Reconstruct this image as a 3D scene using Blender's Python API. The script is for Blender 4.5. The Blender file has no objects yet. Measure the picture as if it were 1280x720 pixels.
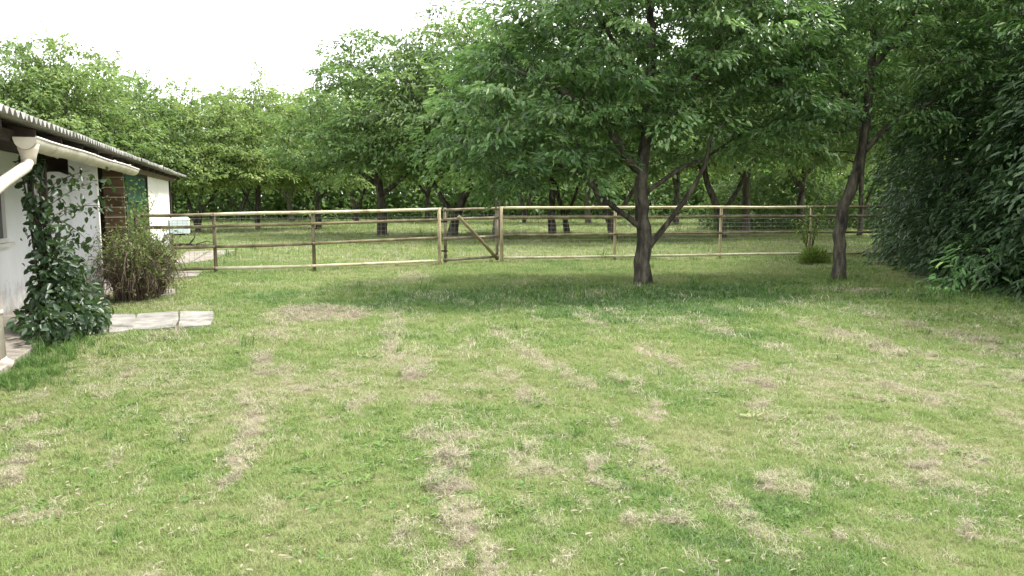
import bpy, math, random
import numpy as np
from mathutils import Vector
rng = np.random.default_rng(7)
random.seed(7)
S = bpy.context.scene
COL = S.collection
R = math.radians
EYE = 1.5

# ------------------------------------------------------------------ camera, world, sun, exposure
cam_d = bpy.data.cameras.new('camera'); cam = bpy.data.objects.new('camera', cam_d); COL.objects.link(cam)
cam.location = (0, 0, EYE); TILT = math.atan(0.110)
cam.rotation_euler = (math.pi/2 - TILT, 0, 0)
cam_d.sensor_width = 36; cam_d.lens = 1000/1280*36; cam_d.clip_end = 2000; cam_d.clip_start = 0.05
S.camera = cam
SUN_EL, SUN_AZ = R(60), R(66)          # azimuth measured from +Y towards +X: high, to the right
W = bpy.data.worlds.new('World'); S.world = W; W.use_nodes = True
nt = W.node_tree; nt.nodes.clear()
sky = nt.nodes.new('ShaderNodeTexSky'); sky.sky_type = 'NISHITA'; sky.sun_disc = False
sky.sun_elevation = SUN_EL; sky.sun_rotation = SUN_AZ; sky.dust_density = 3
mixw = nt.nodes.new('ShaderNodeMix'); mixw.data_type = 'RGBA'
tcw = nt.nodes.new('ShaderNodeTexCoord'); nzw = nt.nodes.new('ShaderNodeTexNoise')
nzw.inputs['Scale'].default_value = 1.6; nzw.inputs['Detail'].default_value = 5
mpw = nt.nodes.new('ShaderNodeMapRange'); mpw.inputs[3].default_value = 0.9; mpw.inputs[4].default_value = 1.0
nt.links.new(tcw.outputs['Generated'], nzw.inputs['Vector']); nt.links.new(nzw.outputs['Fac'], mpw.inputs[0])
nt.links.new(mpw.outputs[0], mixw.inputs['Factor']); nt.links.new(sky.outputs[0], mixw.inputs['A'])
mixw.inputs['B'].default_value = (12.2, 12.3, 12.5, 1)      # high thin overcast
bg = nt.nodes.new('ShaderNodeBackground'); bg.inputs[1].default_value = 0.125
wo = nt.nodes.new('ShaderNodeOutputWorld')
nt.links.new(mixw.outputs['Result'], bg.inputs[0]); nt.links.new(bg.outputs[0], wo.inputs[0])
sl = bpy.data.lights.new('sun', 'SUN'); sl.energy = 3.6; sl.angle = R(7); sl.color = (1, .96, .88)
sun = bpy.data.objects.new('sun', sl); COL.objects.link(sun)
sd = Vector((math.sin(SUN_AZ)*math.cos(SUN_EL), math.cos(SUN_AZ)*math.cos(SUN_EL), math.sin(SUN_EL)))
sun.rotation_euler = sd.to_track_quat('Z', 'Y').to_euler(); sun.location = sd*60
S.view_settings.view_transform = 'Standard'; S.view_settings.look = 'None'
S.view_settings.exposure = 0.95; S.view_settings.gamma = 1
S.cycles.max_bounces = 8; S.cycles.transparent_max_bounces = 8

# ------------------------------------------------------------------ helpers
def at(px, py, z=0.0):
    a = (px-640)/1000; b = -(py-360)/1000; c, s = math.cos(TILT), math.sin(TILT)
    dx, dy, dz = a, c+b*s, -s+b*c
    t = (z-EYE)/dz
    return (dx*t, dy*t, z)

def tag(o, label=None, cat=None, group=None, kind=None):
    if label: o['label'] = label
    if cat: o['category'] = cat
    if group: o['group'] = group
    if kind: o['kind'] = kind
    return o

def empty(name, loc=(0, 0, 0), rz=0.0, **k):
    o = bpy.data.objects.new(name, None); COL.objects.link(o)
    o.location = loc; o.rotation_euler = (0, 0, rz); o.empty_display_size = .2
    return tag(o, **k)

def link_mesh(name, me, mat, parent=None, loc=(0, 0, 0)):
    o = bpy.data.objects.new(name, me); COL.objects.link(o)
    if mat is not None and not me.materials: me.materials.append(mat)
    o.parent = parent; o.location = loc
    return o

def np_mesh(name, V, F, nper, mat=None, tone=None, smooth=False, tone_name='tone'):
    """V (n,3), F (m,nper) -> mesh"""
    me = bpy.data.meshes.new(name)
    me.vertices.add(len(V)); me.vertices.foreach_set('co', np.asarray(V, np.float32).ravel())
    m = len(F)
    me.loops.add(m*nper); me.loops.foreach_set('vertex_index', np.asarray(F, np.int32).ravel())
    me.polygons.add(m); me.polygons.foreach_set('loop_start', np.arange(m, dtype=np.int32)*nper)
    if smooth: me.polygons.foreach_set('use_smooth', np.ones(m, bool))
    if tone is not None:
        at_ = me.attributes.new(tone_name, 'FLOAT', 'FACE'); at_.data.foreach_set('value', np.asarray(tone, np.float32))
    me.update(calc_edges=True)
    if mat: me.materials.append(mat)
    return me

class MB:
    def __init__(s): s.v = []; s.f = []; s.sm = []
    def add(s, vs, fs, smooth=False):
        b = len(s.v); s.v += [tuple(p) for p in vs]; s.f += [tuple(i+b for i in f) for f in fs]; s.sm += [smooth]*len(fs)
    def box(s, x0, x1, y0, y1, z0, z1, bev=0.0):
        if bev <= 0:
            s.add([(x0,y0,z0),(x1,y0,z0),(x1,y1,z0),(x0,y1,z0),(x0,y0,z1),(x1,y0,z1),(x1,y1,z1),(x0,y1,z1)],
                  [(0,3,2,1),(4,5,6,7),(0,1,5,4),(1,2,6,5),(2,3,7,6),(3,0,4,7)])
        else:
            b = bev
            vs = [(x0,y0,z0),(x1,y0,z0),(x1,y1,z0),(x0,y1,z0),(x0,y0,z1-b),(x1,y0,z1-b),(x1,y1,z1-b),(x0,y1,z1-b),
                  (x0+b,y0+b,z1),(x1-b,y0+b,z1),(x1-b,y1-b,z1),(x0+b,y1-b,z1)]
            s.add(vs, [(0,3,2,1),(8,9,10,11),(0,1,5,4),(1,2,6,5),(2,3,7,6),(3,0,4,7),(4,5,9,8),(5,6,10,9),(6,7,11,10),(7,4,8,11)])
    def tube(s, pts, rad, k=6, cap=True, noise=0.0, squash=1.0, smooth=True):
        pts = [Vector(p) for p in pts]; n = len(pts)
        if not hasattr(rad, '__len__'): rad = [rad]*n
        vs = []; prev = None
        for i, p in enumerate(pts):
            t = (pts[min(i+1, n-1)]-pts[max(i-1, 0)])
            if t.length < 1e-9: t = Vector((0, 0, 1))
            t.normalize()
            if prev is None:
                a = Vector((0, 0, 1)) if abs(t.z) < .9 else Vector((1, 0, 0))
                u = t.cross(a).normalized()
            else:
                u = (prev - t*prev.dot(t))
                u = u.normalized() if u.length > 1e-6 else t.orthogonal().normalized()
            prev = u; w = t.cross(u)
            for j in range(k):
                an = 2*math.pi*j/k; r = rad[i]*(1+(random.uniform(-noise, noise) if noise else 0))
                vs.append(p + u*(r*math.cos(an)) + w*(r*squash*math.sin(an)))
        fs = [(i*k+j, i*k+(j+1) % k, (i+1)*k+(j+1) % k, (i+1)*k+j) for i in range(n-1) for j in range(k)]
        s.add(vs, fs, smooth)
        if cap:
            b = len(s.v)-n*k
            s.f += [tuple(b+j for j in range(k))[::-1], tuple(b+(n-1)*k+j for j in range(k))]; s.sm += [False, False]
    def build(s, name, mat, parent=None, loc=(0, 0, 0), mesh_only=False):
        me = bpy.data.meshes.new(name); me.from_pydata(s.v, [], s.f); me.polygons.foreach_set('use_smooth', s.sm)
        me.materials.append(mat); me.update()
        if mesh_only: return me
        return link_mesh(name, me, None, parent, loc)

def vnoise(x, y, seed=0):
    xi = np.floor(x).astype(np.int64); yi = np.floor(y).astype(np.int64); fx = x-xi; fy = y-yi
    fx = fx*fx*(3-2*fx); fy = fy*fy*(3-2*fy)
    def h(a, b):
        n = (a*374761393 + b*668265263 + seed*1442695041) & 0x7fffffff
        n = ((n ^ (n >> 13))*1274126177) & 0x7fffffff
        n = (n ^ (n >> 16)) & 0xffff
        return n/65535.0
    return (h(xi, yi)*(1-fx)+h(xi+1, yi)*fx)*(1-fy) + (h(xi, yi+1)*(1-fx)+h(xi+1, yi+1)*fx)*fy
def fbm(x, y, seed=0, oct=4):
    v = 0; a = .5; t = 0
    for i in range(oct):
        v = v + a*vnoise(x*2**i, y*2**i, seed+i*17); t += a; a *= .55
    return v/t
def sstep(x, a, b):
    t = np.clip((x-a)/(b-a), 0, 1); return t*t*(3-2*t)

# ------------------------------------------------------------------ materials
def mat(name):
    m = bpy.data.materials.new(name); m.use_nodes = True
    n = m.node_tree.nodes; p = n['Principled BSDF']; return m, m.node_tree, n, p
def nd(t, kind, **k):
    n = t.nodes.new(kind)
    for a, b in k.items():
        if a in n.inputs.keys(): n.inputs[a].default_value = b
        else: setattr(n, a, b)
    return n
def ramp(t, stops):
    r = t.nodes.new('ShaderNodeValToRGB'); e = r.color_ramp.elements
    while len(e) < len(stops): e.new(.5)
    for i, (p, c) in enumerate(stops): e[i].position = p; e[i].color = (*c, 1)
    return r

def noisy(name, stops, scale=4.0, detail=6, rough=.8, bump=.3, bscale=30, stretch=(1, 1, 1), spec=.3, bdist=.01):
    m, t, n, p = mat(name)
    tc = nd(t, 'ShaderNodeTexCoord'); mp = nd(t, 'ShaderNodeMapping'); mp.inputs['Scale'].default_value = stretch
    oi = nd(t, 'ShaderNodeObjectInfo')
    ad = nd(t, 'ShaderNodeVectorMath', operation='ADD'); t.links.new(tc.outputs['Object'], ad.inputs[0])
    sc = nd(t, 'ShaderNodeVectorMath', operation='SCALE'); sc.inputs[0].default_value = (7, 3, 5)
    t.links.new(oi.outputs['Random'], sc.inputs['Scale']); t.links.new(sc.outputs[0], ad.inputs[1])
    t.links.new(ad.outputs[0], mp.inputs[0])
    nz = nd(t, 'ShaderNodeTexNoise', Scale=scale, Detail=detail, Roughness=.65); t.links.new(mp.outputs[0], nz.inputs['Vector'])
    r = ramp(t, stops); t.links.new(nz.outputs['Fac'], r.inputs[0])
    t.links.new(r.outputs[0], p.inputs['Base Color'])
    p.inputs['Roughness'].default_value = rough; p.inputs['Specular IOR Level'].default_value = spec
    nb = nd(t, 'ShaderNodeTexNoise', Scale=bscale, Detail=5); t.links.new(mp.outputs[0], nb.inputs['Vector'])
    b = nd(t, 'ShaderNodeBump', Strength=bump, Distance=bdist); t.links.new(nb.outputs['Fac'], b.inputs['Height'])
    t.links.new(b.outputs[0], p.inputs['Normal'])
    return m

def leaf_mat(name, stops, rough=.45, trans=.3, spec=.4, tcol=(.25, .42, .06)):
    m, t, n, p = mat(name)
    a = nd(t, 'ShaderNodeAttribute', attribute_name='tone')
    r = ramp(t, stops); t.links.new(a.outputs['Fac'], r.inputs[0])
    oi = nd(t, 'ShaderNodeObjectInfo')
    mx = nd(t, 'ShaderNodeMix', data_type='RGBA', blend_type='MULTIPLY'); mx.inputs[0].default_value = 1
    t.links.new(r.outputs[0], mx.inputs['A']); t.links.new(oi.outputs['Color'], mx.inputs['B'])
    t.links.new(mx.outputs['Result'], p.inputs['Base Color'])
    p.inputs['Roughness'].default_value = rough; p.inputs['Specular IOR Level'].default_value = spec
    tr = nd(t, 'ShaderNodeBsdfTranslucent')
    m2 = nd(t, 'ShaderNodeMix', data_type='RGBA', blend_type='MULTIPLY'); m2.inputs[0].default_value = 1
    g = nd(t, 'ShaderNodeMix', data_type='RGBA'); g.inputs[0].default_value = .5
    t.links.new(mx.outputs['Result'], g.inputs['A']); g.inputs['B'].default_value = (*tcol, 1)
    t.links.new(g.outputs['Result'], tr.inputs[0])
    ms = nd(t, 'ShaderNodeMixShader'); ms.inputs[0].default_value = trans
    t.links.new(p.outputs[0], ms.inputs[1]); t.links.new(tr.outputs[0], ms.inputs[2])
    t.links.new(ms.outputs[0], t.nodes['Material Output'].inputs[0])
    return m

M = {}
M['leaf'] = leaf_mat('tree_leaf', [(0, (.025, .055, .022)), (.38, (.07, .14, .05)), (.72, (.14, .24, .085)), (1, (.28, .38, .15))], tcol=(.26, .48, .1), rough=.34, spec=.6, trans=.4)
M['leaf_far'] = leaf_mat('orchard_leaf', [(0, (.06, .10, .035)), (.45, (.13, .205, .07)), (.8, (.19, .28, .10)), (1, (.30, .36, .16))], tcol=(.32, .5, .12), trans=.4, rough=.5)
M['laurel'] = leaf_mat('laurel_leaf', [(0, (.022, .045, .02)), (.5, (.058, .11, .046)), (.85, (.11, .18, .075)), (1, (.22, .28, .12))], rough=.4, trans=.25, spec=.45, tcol=(.1, .2, .04))
M['vine'] = leaf_mat('vine_leaf', [(0, (.012, .03, .012)), (.5, (.03, .065, .022)), (.85, (.07, .11, .04)), (1, (.14, .17, .06))], rough=.4, trans=.15, spec=.4)
M['bramble_leaf'] = leaf_mat('bramble_leaf', [(0, (.05, .07, .02)), (.5, (.12, .16, .04)), (.85, (.2, .24, .07)), (1, (.3, .26, .12))], rough=.6, trans=.25)
M['weed'] = leaf_mat('weed_leaf', [(0, (.05, .1, .02)), (.6, (.13, .2, .04)), (1, (.25, .3, .08))], rough=.6, trans=.3)
M['bark'] = noisy('bark', [(.32, (.012, .010, .008)), (.47, (.046, .040, .031)), (.6, (.105, .095, .072)), (.72, (.12, .14, .085))], scale=9, detail=8, rough=.95, bump=.9, bscale=22, stretch=(1, 1, .28), bdist=.03)
M['bark_pale'] = noisy('bark_pale', [(.25, (.04, .035, .028)), (.55, (.11, .1, .075)), (.8, (.2, .19, .14))], scale=7, rough=.95, bump=.8, bscale=18, stretch=(1, 1, .3), bdist=.03)
M['stem'] = noisy('bramble_stem', [(.3, (.05, .036, .028)), (.55, (.13, .095, .07)), (.75, (.27, .22, .16))], scale=6, rough=.85, bump=.2)
M['rail_pale'] = noisy('peeled_rail', [(.3, (.26, .21, .13)), (.45, (.52, .47, .31)), (.7, (.68, .64, .48))], scale=4, rough=.75, bump=.5, bscale=12, stretch=(1, 1, 1))
M['rail_dark'] = noisy('weathered_shaded_rail', [(.3, (.07, .055, .035)), (.5, (.19, .155, .09)), (.75, (.36, .33, .2))], scale=3, rough=.85, bump=.5, bscale=12)
M['post'] = noisy('fence_post', [(.3, (.06, .05, .035)), (.5, (.15, .12, .08)), (.75, (.3, .26, .17))], scale=5, rough=.85, bump=.5, bscale=14, stretch=(1, 1, .3))
M['gatepost'] = noisy('gate_post', [(.3, (.17, .14, .09)), (.45, (.38, .32, .2)), (.7, (.55, .48, .32))], scale=5, rough=.8, bump=.5, bscale=14, stretch=(1, 1, .3))
M['gate'] = noisy('gate_timber', [(.3, (.09, .075, .055)), (.5, (.22, .185, .13)), (.75, (.36, .32, .23))], scale=4, rough=.85, bump=.5, bscale=14)  # darker than the posts: the gate's shade is painted into this colour
M['wire'] = noisy('galvanised_wire', [(.3, (.2, .2, .19)), (.7, (.32, .32, .3))], rough=.5, bump=0)
M['render'] = noisy('white_render', [(.25, (.5, .5, .48)), (.36, (.77, .775, .79)), (.7, (.85, .86, .89))], scale=1.9, detail=8, rough=.85, bump=.35, bscale=45, stretch=(1, 1, .5))
M['white'] = noisy('white_paint', [(.25, (.5, .47, .42)), (.42, (.76, .74, .7)), (.8, (.83, .82, .79))], scale=2.5, detail=8, rough=.6, bump=.15, bscale=20)
M['cream'] = noisy('cream_gutter', [(.3, (.30, .24, .19)), (.43, (.56, .49, .42)), (.7, (.70, .66, .58))], scale=3, detail=8, rough=.5, bump=.1, bscale=15, spec=.5)
M['roof'] = noisy('corrugated_roof', [(.3, (.10, .10, .085)), (.48, (.235, .23, .215)), (.7, (.40, .39, .365))], scale=5, detail=8, rough=.9, bump=.5, bscale=30)
M['timber_dark'] = noisy('dark_timber', [(.3, (.018, .012, .01)), (.6, (.045, .03, .024)), (.8, (.08, .06, .045))], scale=4, rough=.9, bump=.4)
M['fascia'] = noisy('fascia', [(.3, (.12, .09, .07)), (.6, (.22, .18, .14)), (.8, (.33, .28, .23))], scale=4, rough=.9, bump=.4)
M['brown'] = noisy('brown_board', [(.3, (.05, .03, .018)), (.5, (.13, .08, .05)), (.75, (.25, .17, .11))], scale=5, rough=.85, bump=.5, stretch=(.3, .3, 1))
M['green'] = noisy('green_paint', [(.3, (.006, .035, .022)), (.6, (.012, .07, .042)), (.8, (.03, .11, .07))], scale=4, rough=.55, bump=.2)
M['stone'] = noisy('paving_stone', [(.32, (.09, .09, .065)), (.46, (.21, .20, .18)), (.62, (.31, .295, .27))], scale=3.5, detail=9, rough=.9, bump=.6, bscale=18)
M['stone2'] = noisy('old_paving', [(.3, (.12, .11, .08)), (.5, (.25, .22, .19)), (.75, (.37, .335, .30))], scale=4.5, detail=9, rough=.95, bump=.7, bscale=18)
M['blue'] = noisy('pale_blue_plastic', [(.3, (.5, .64, .66)), (.7, (.68, .78, .79))], scale=3, rough=.5, bump=.05)
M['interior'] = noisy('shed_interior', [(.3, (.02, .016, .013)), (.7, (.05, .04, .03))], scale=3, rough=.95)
for nm_ in ('render', 'white'):
    t = M[nm_].node_tree; p = t.nodes['Principled BSDF']; src = p.inputs['Base Color'].links[0].from_socket
    tc = nd(t, 'ShaderNodeTexCoord'); sx = nd(t, 'ShaderNodeSeparateXYZ'); t.links.new(tc.outputs['Object'], sx.inputs[0])
    nz = nd(t, 'ShaderNodeTexNoise', Scale=5.0, Detail=8, Roughness=.7); t.links.new(tc.outputs['Object'], nz.inputs['Vector'])
    ma = nd(t, 'ShaderNodeMath', operation='MULTIPLY_ADD'); t.links.new(nz.outputs['Fac'], ma.inputs[0]); ma.inputs[1].default_value = -1.1; t.links.new(sx.outputs[2], ma.inputs[2])
    mr = nd(t, 'ShaderNodeMapRange'); mr.inputs[1].default_value = -.55; mr.inputs[2].default_value = -.12; mr.inputs[3].default_value = .75; mr.inputs[4].default_value = 0.0; t.links.new(ma.outputs[0], mr.inputs[0])
    mx = nd(t, 'ShaderNodeMix', data_type='RGBA'); t.links.new(mr.outputs[0], mx.inputs[0]); t.links.new(src, mx.inputs['A']); mx.inputs['B'].default_value = (.22, .2, .14, 1)
    t.links.new(mx.outputs['Result'], p.inputs['Base Color'])
m, t, n, p = mat('window_glass'); p.inputs['Base Color'].default_value = (.03, .035, .04, 1); p.inputs['Roughness'].default_value = .06; M['glass'] = m

def grass_mat(name, inst):
    m, t, n, p = mat(name)
    ty = 'INSTANCER' if inst else 'GEOMETRY'
    a = nd(t, 'ShaderNodeAttribute', attribute_name='straw', attribute_type=ty)
    c = nd(t, 'ShaderNodeAttribute', attribute_name='lush_shade', attribute_type=ty)
    g = nd(t, 'ShaderNodeNewGeometry')
    nz = nd(t, 'ShaderNodeTexNoise', Scale=(3.0 if inst else 9.0), Detail=6, Roughness=.7); t.links.new(g.outputs['Position'], nz.inputs['Vector'])
    add = nd(t, 'ShaderNodeMath', operation='ADD'); t.links.new(c.outputs['Fac'], add.inputs[0])
    ms = nd(t, 'ShaderNodeMath', operation='MULTIPLY_ADD'); t.links.new(nz.outputs['Fac'], ms.inputs[0]); ms.inputs[1].default_value = .8; ms.inputs[2].default_value = -.4
    t.links.new(ms.outputs[0], add.inputs[1])
    r = ramp(t, [(0, (.28, .305, .14)), (.28, (.23, .295, .095)), (.55, (.175, .265, .066)), (.8, (.12, .21, .052)), (1, (.07, .15, .042))])
    sm = ramp(t, [(0, (.09, .078, .055)), (.3, (.30, .265, .19)), (1, (.54, .49, .38))])
    if inst:
        bt = nd(t, 'ShaderNodeAttribute', attribute_name='blade')
        ad2 = nd(t, 'ShaderNodeMath', operation='MULTIPLY_ADD'); t.links.new(bt.outputs['Fac'], ad2.inputs[0]); ad2.inputs[1].default_value = .65
        ad3 = nd(t, 'ShaderNodeMath', operation='SUBTRACT'); t.links.new(add.outputs[0], ad3.inputs[0]); ad3.inputs[1].default_value = .32
        t.links.new(ad3.outputs[0], ad2.inputs[2]); t.links.new(ad2.outputs[0], r.inputs[0]); t.links.new(bt.outputs['Fac'], sm.inputs[0])
        # a few dry blades everywhere: straw if blade tone > 1-straw
        th = nd(t, 'ShaderNodeMath', operation='ADD'); t.links.new(a.outputs['Fac'], th.inputs[0]); t.links.new(bt.outputs['Fac'], th.inputs[1])
        st = nd(t, 'ShaderNodeMapRange'); st.inputs[1].default_value = .93; st.inputs[2].default_value = 1.1; t.links.new(th.outputs[0], st.inputs[0]); fac = st.outputs[0]
    else:
        t.links.new(add.outputs[0], r.inputs[0]); t.links.new(nz.outputs['Fac'], sm.inputs[0])
        st = nd(t, 'ShaderNodeMapRange'); st.inputs[3].default_value = .12; t.links.new(a.outputs['Fac'], st.inputs[0]); fac = st.outputs[0]
        for rr_ in (r, sm):
            for e in rr_.color_ramp.elements: e.color = (e.color[0]*.72, e.color[1]*.66, e.color[2]*.66, 1)      # thatch and soil between the blades
    mx = nd(t, 'ShaderNodeMix', data_type='RGBA'); t.links.new(fac, mx.inputs[0]); t.links.new(r.outputs[0], mx.inputs['A']); t.links.new(sm.outputs[0], mx.inputs['B'])
    t.links.new(mx.outputs['Result'], p.inputs['Base Color'])
    p.inputs['Roughness'].default_value = .65; p.inputs['Specular IOR Level'].default_value = .2
    if inst:
        tr = nd(t, 'ShaderNodeBsdfTranslucent'); t.links.new(mx.outputs['Result'], tr.inputs[0])
        s2 = nd(t, 'ShaderNodeMixShader'); s2.inputs[0].default_value = .3
        t.links.new(p.outputs[0], s2.inputs[1]); t.links.new(tr.outputs[0], s2.inputs[2]); t.links.new(s2.outputs[0], t.nodes['Material Output'].inputs[0])
    else:
        nb = nd(t, 'ShaderNodeTexNoise', Scale=40.0, Detail=6, Roughness=.75); t.links.new(g.outputs['Position'], nb.inputs['Vector'])
        b = nd(t, 'ShaderNodeBump', Strength=.9, Distance=.03); t.links.new(nb.outputs['Fac'], b.inputs['Height']); t.links.new(b.outputs[0], p.inputs['Normal'])
    return m
M['ground'] = grass_mat('lawn_ground', False)
M['blade'] = grass_mat('grass_blades', True)

# ------------------------------------------------------------------ shed frame (local: x towards the lawn, y along the wall away from the viewer)
SO = Vector((-6.333, 12.279, 0)); SU = Vector((-.3108, .9505, 0)); SN = Vector((.9505, .3108, 0))
SRZ = math.atan2(SN.y, SN.x)
def sloc(x, y): return ((x-SO.x)*SN.x+(y-SO.y)*SN.y, (x-SO.x)*SU.x+(y-SO.y)*SU.y)   # world -> (t, s)
def sw(t, s, z=0): v = SO+SN*t+SU*s; return (v.x, v.y, z)

# ------------------------------------------------------------------ lawn: fields shared by the soil sheet and the blades
patches = []    # (px, py, rx px, ry px, strength) marks seen in the photograph
for q in [(400,392,100,9,1.0),(380,388,60,6,1.0),(520,345,28,4,.6),(495,448,26,9,.6),(520,468,22,8,.6),(530,500,20,8,.8),(535,540,18,10,.7),(548,572,26,12,.95),(560,602,26,12,1),
          (455,498,26,10,.6),(640,478,16,8,.6),(658,495,20,10,.75),(640,562,26,12,.6),(655,590,22,10,.5),(700,458,22,7,.7),(735,482,30,9,.65),(785,478,14,8,.8),(815,512,32,12,.85),(800,490,20,8,.6),
          (345,465,16,5,.7),(385,482,26,6,.5),(345,490,10,8,.5),(315,540,16,9,.6),(303,580,22,7,.8),(735,582,26,12,.8),(760,603,26,10,.8),(800,557,24,8,.9),(830,582,26,9,.75),(870,604,30,10,.75),
          (810,656,50,9,.8),(850,645,20,8,.7),(498,678,30,8,.8),(770,530,16,6,.7),(925,457,22,5,.75),(948,478,26,6,.9),(965,433,14,5,.8),(995,442,20,5,.7),(955,505,26,9,.7),(1000,540,20,9,.5),
          (955,602,24,10,.8),(1010,610,24,10,.6),(1105,438,18,10,.8),(1060,415,30,6,.6),(1135,535,22,6,.9),(1165,552,26,8,.8),(1155,580,24,5,.9),(1205,424,40,6,.6),(1250,440,24,5,.6),(1272,630,24,8,.9),
          (1262,522,18,12,.6),(1210,665,22,10,.6),(15,572,34,12,.85),(55,635,50,10,.8),(20,528,50,10,.7),(0,600,30,12,.7),(60,545,40,8,.4),(1032,665,16,10,.8),(1035,690,18,10,.7),(640,712,22,7,.6),
          (590,430,30,8,.4),(880,470,40,8,.4),(600,640,40,10,.4),(1100,640,50,10,.4),(420,545,40,12,.3),(200,420,50,6,.35),(740,368,60,4,.35),(1060,362,60,4,.4),(1180,700,40,10,.5),(330,620,30,10,.3),(120,480,60,8,.3)]:
    px, py, rx, ry, k = q
    c = at(px, py); e1 = at(px+rx, py); e2 = at(px, py-ry)
    patches.append((c[0], c[1], max(e1[0]-c[0], .05), max(math.hypot(e2[0]-c[0], e2[1]-c[1]), .08), k))
def rows(x, y):
    c = x + .2*y + .10*np.sin(y*.9) + .10*(fbm(x*4, y*4, 55, 2)-.5)
    w = np.abs(((c-.5)/1.27+.5) % 1.0 - .5)*1.27
    line = 1-sstep(w, .03, .17)
    n = fbm(c*6, y*1.1, 5, 4)
    return line*sstep(n, .47, .60)*(.55+.6*sstep(fbm(x*7, y*7, 101, 2), .35, .65))
def straw_f(x, y):
    wx = x + .18*(fbm(x*5, y*5, 31, 3)-.5)*2; wy = y + .18*(fbm(x*5, y*5, 47, 3)-.5)*2
    s = .04 + .14*sstep(fbm(x*.9, y*.9, 3, 4), .54, .74) + .60*rows(x, y)*(1-sstep(y, 9, 12)) + .3*sstep(fbm((x+.2*y)*7, y*2.2, 63, 3), .64, .74)*(1-sstep(y, 11, 14))
    for (cx, cy, rx, ry, k) in patches:
        d = np.sqrt(((wx-cx)/(rx*.7))**2+((wy-cy)/ry)**2)
        s = np.maximum(s, k*(1-sstep(d, .35, 1.25)))
    s = s*(.35+1.3*sstep(fbm(x*11, y*11, 77, 3), .3, .66))
    return np.clip(s, 0, 1)
def clump_f(x, y):     # heights of the small raked-up ridges
    return sstep(straw_f(x, y), .55, .95)
def lush_shade_f(x, y):
    v = .24+fbm(x*.8, y*.8, 91, 4)*.5 + .35*(fbm(x*4, y*4, 23, 3)-.5)
    v = v + .4*np.exp(-(((x-2.0)/5)**2+((y-12.0)/1.9)**2)) - .04*sstep(y, 19, 24)  # lawn tree's shadow pool painted in as darker green; orchard grass lightened
    return np.clip((v-.3)*1.9, 0, 1)
def height(x, y):
    near = 1-sstep(y, 24, 40)
    return near*((fbm(x*.7, y*.7, 9, 3)-.5)*.035 + (fbm(x*6, y*6, 19, 3)-.5)*.022*(1-sstep(y, 12, 16)) + .014*clump_f(x, y)*(y < 12.5)*fbm(x*6, y*6, 7, 2)) - .012

def axis(lo, hi, step, far, growth=1.25):
    a = list(np.arange(lo, hi+step/2, step)); d = step; v = a[-1]
    while v < far: d *= growth; v += d; a.append(v)
    d = step; v = a[0]; b = []
    while v > -far: d *= growth; v -= d; b.append(v)
    return np.array(b[::-1]+a)
gx = axis(-9, 9, .09, 900); gy1 = axis(1.5, 22, .09, 900)
gy = gy1[gy1 > -900]
X, Y = np.meshgrid(gx, gy); nx, ny = len(gx), len(gy)
Z = np.where((np.abs(X) < 40) & (Y < 45), height(X, Y), -.012) - .007
V = np.stack([X.ravel(), Y.ravel(), Z.ravel()], 1)
ii = (np.arange(ny-1)[:, None]*nx+np.arange(nx-1)[None]).ravel()
me = np_mesh('lawn', V, np.stack([ii, ii+1, ii+nx+1, ii+nx], 1), 4, M['ground'], smooth=True)
for nm, f in (('straw', straw_f), ('lush_shade', lush_shade_f)):
    a_ = me.attributes.new(nm, 'FLOAT', 'POINT'); a_.data.foreach_set('value', f(V[:, 0], V[:, 1]).astype(np.float32))
lawn = tag(link_mesh('lawn', me, None), 'patchy mown green lawn with rows of dry tan clippings', kind='structure')

# ------------------------------------------------------------------ leaves (vectorised)
def unit(a): return a/np.maximum(np.linalg.norm(a, axis=-1, keepdims=True), 1e-9)
def leaf_arrays(P, D, N, L, Wd, rng, simple=False, fold=.18, curl=.15):
    D = unit(D); Sd = unit(np.cross(D, N)); N = np.cross(Sd, D)
    L = L[:, None]; Wd = Wd[:, None]; n = len(P)
    tip = P + D*L - N*L*curl
    if simple:
        l = P + D*L*.45 + Sd*Wd*.5 + N*Wd*fold; r = P + D*L*.45 - Sd*Wd*.5 + N*Wd*fold
        V = np.stack([P, l, tip, r], 1).reshape(-1, 3); b = np.arange(n)*4
        F = np.stack([np.stack([b, b+1, b+2], 1), np.stack([b, b+2, b+3], 1)], 1).reshape(-1, 3)
        return V, F, 3, 2
    l1 = P + D*L*.28 + Sd*Wd*.45 + N*Wd*fold; l2 = P + D*L*.68 + Sd*Wd*.38 + N*Wd*fold - N*L*curl*.4
    r1 = P + D*L*.28 - Sd*Wd*.45 + N*Wd*fold; r2 = P + D*L*.68 - Sd*Wd*.38 + N*Wd*fold - N*L*curl*.4
    V = np.stack([P, l1, l2, tip, r2, r1], 1).reshape(-1, 3); b = np.arange(n)*6
    F = np.stack([np.stack([b, b+1, b+2, b+3], 1), np.stack([b, b+3, b+4, b+5], 1)], 1).reshape(-1, 4)
    return V, F, 4, 2
def leaves_mesh(name, P, D, N, L, Wd, tone, rng, material, simple=False, fold=.18, curl=.15):
    V, F, npf, per = leaf_arrays(P, D, N, L, Wd, rng, simple, fold, curl)
    return np_mesh(name, V, F, npf, material, np.repeat(tone, per))

# ------------------------------------------------------------------ tree builder
def sample_crown(blobs, n, rng, mind, inner=.35):
    out = []
    w = np.array([b[3]*b[4]*b[5] for b in blobs])**.8; w /= w.sum()
    tries = 0
    while len(out) < n and tries < n*40:
        tries += 1
        b = blobs[rng.choice(len(blobs), p=w)]
        d = unit(rng.normal(size=3)); r = (inner**3+(1-inner**3)*rng.random())**(1/3)
        p = np.array(b[:3])+d*r*np.array(b[3:6])
        if out and np.min(np.sum((np.array(out)-p)**2, 1)) < mind**2: continue
        out.append(p)
    return np.array(out)

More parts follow.
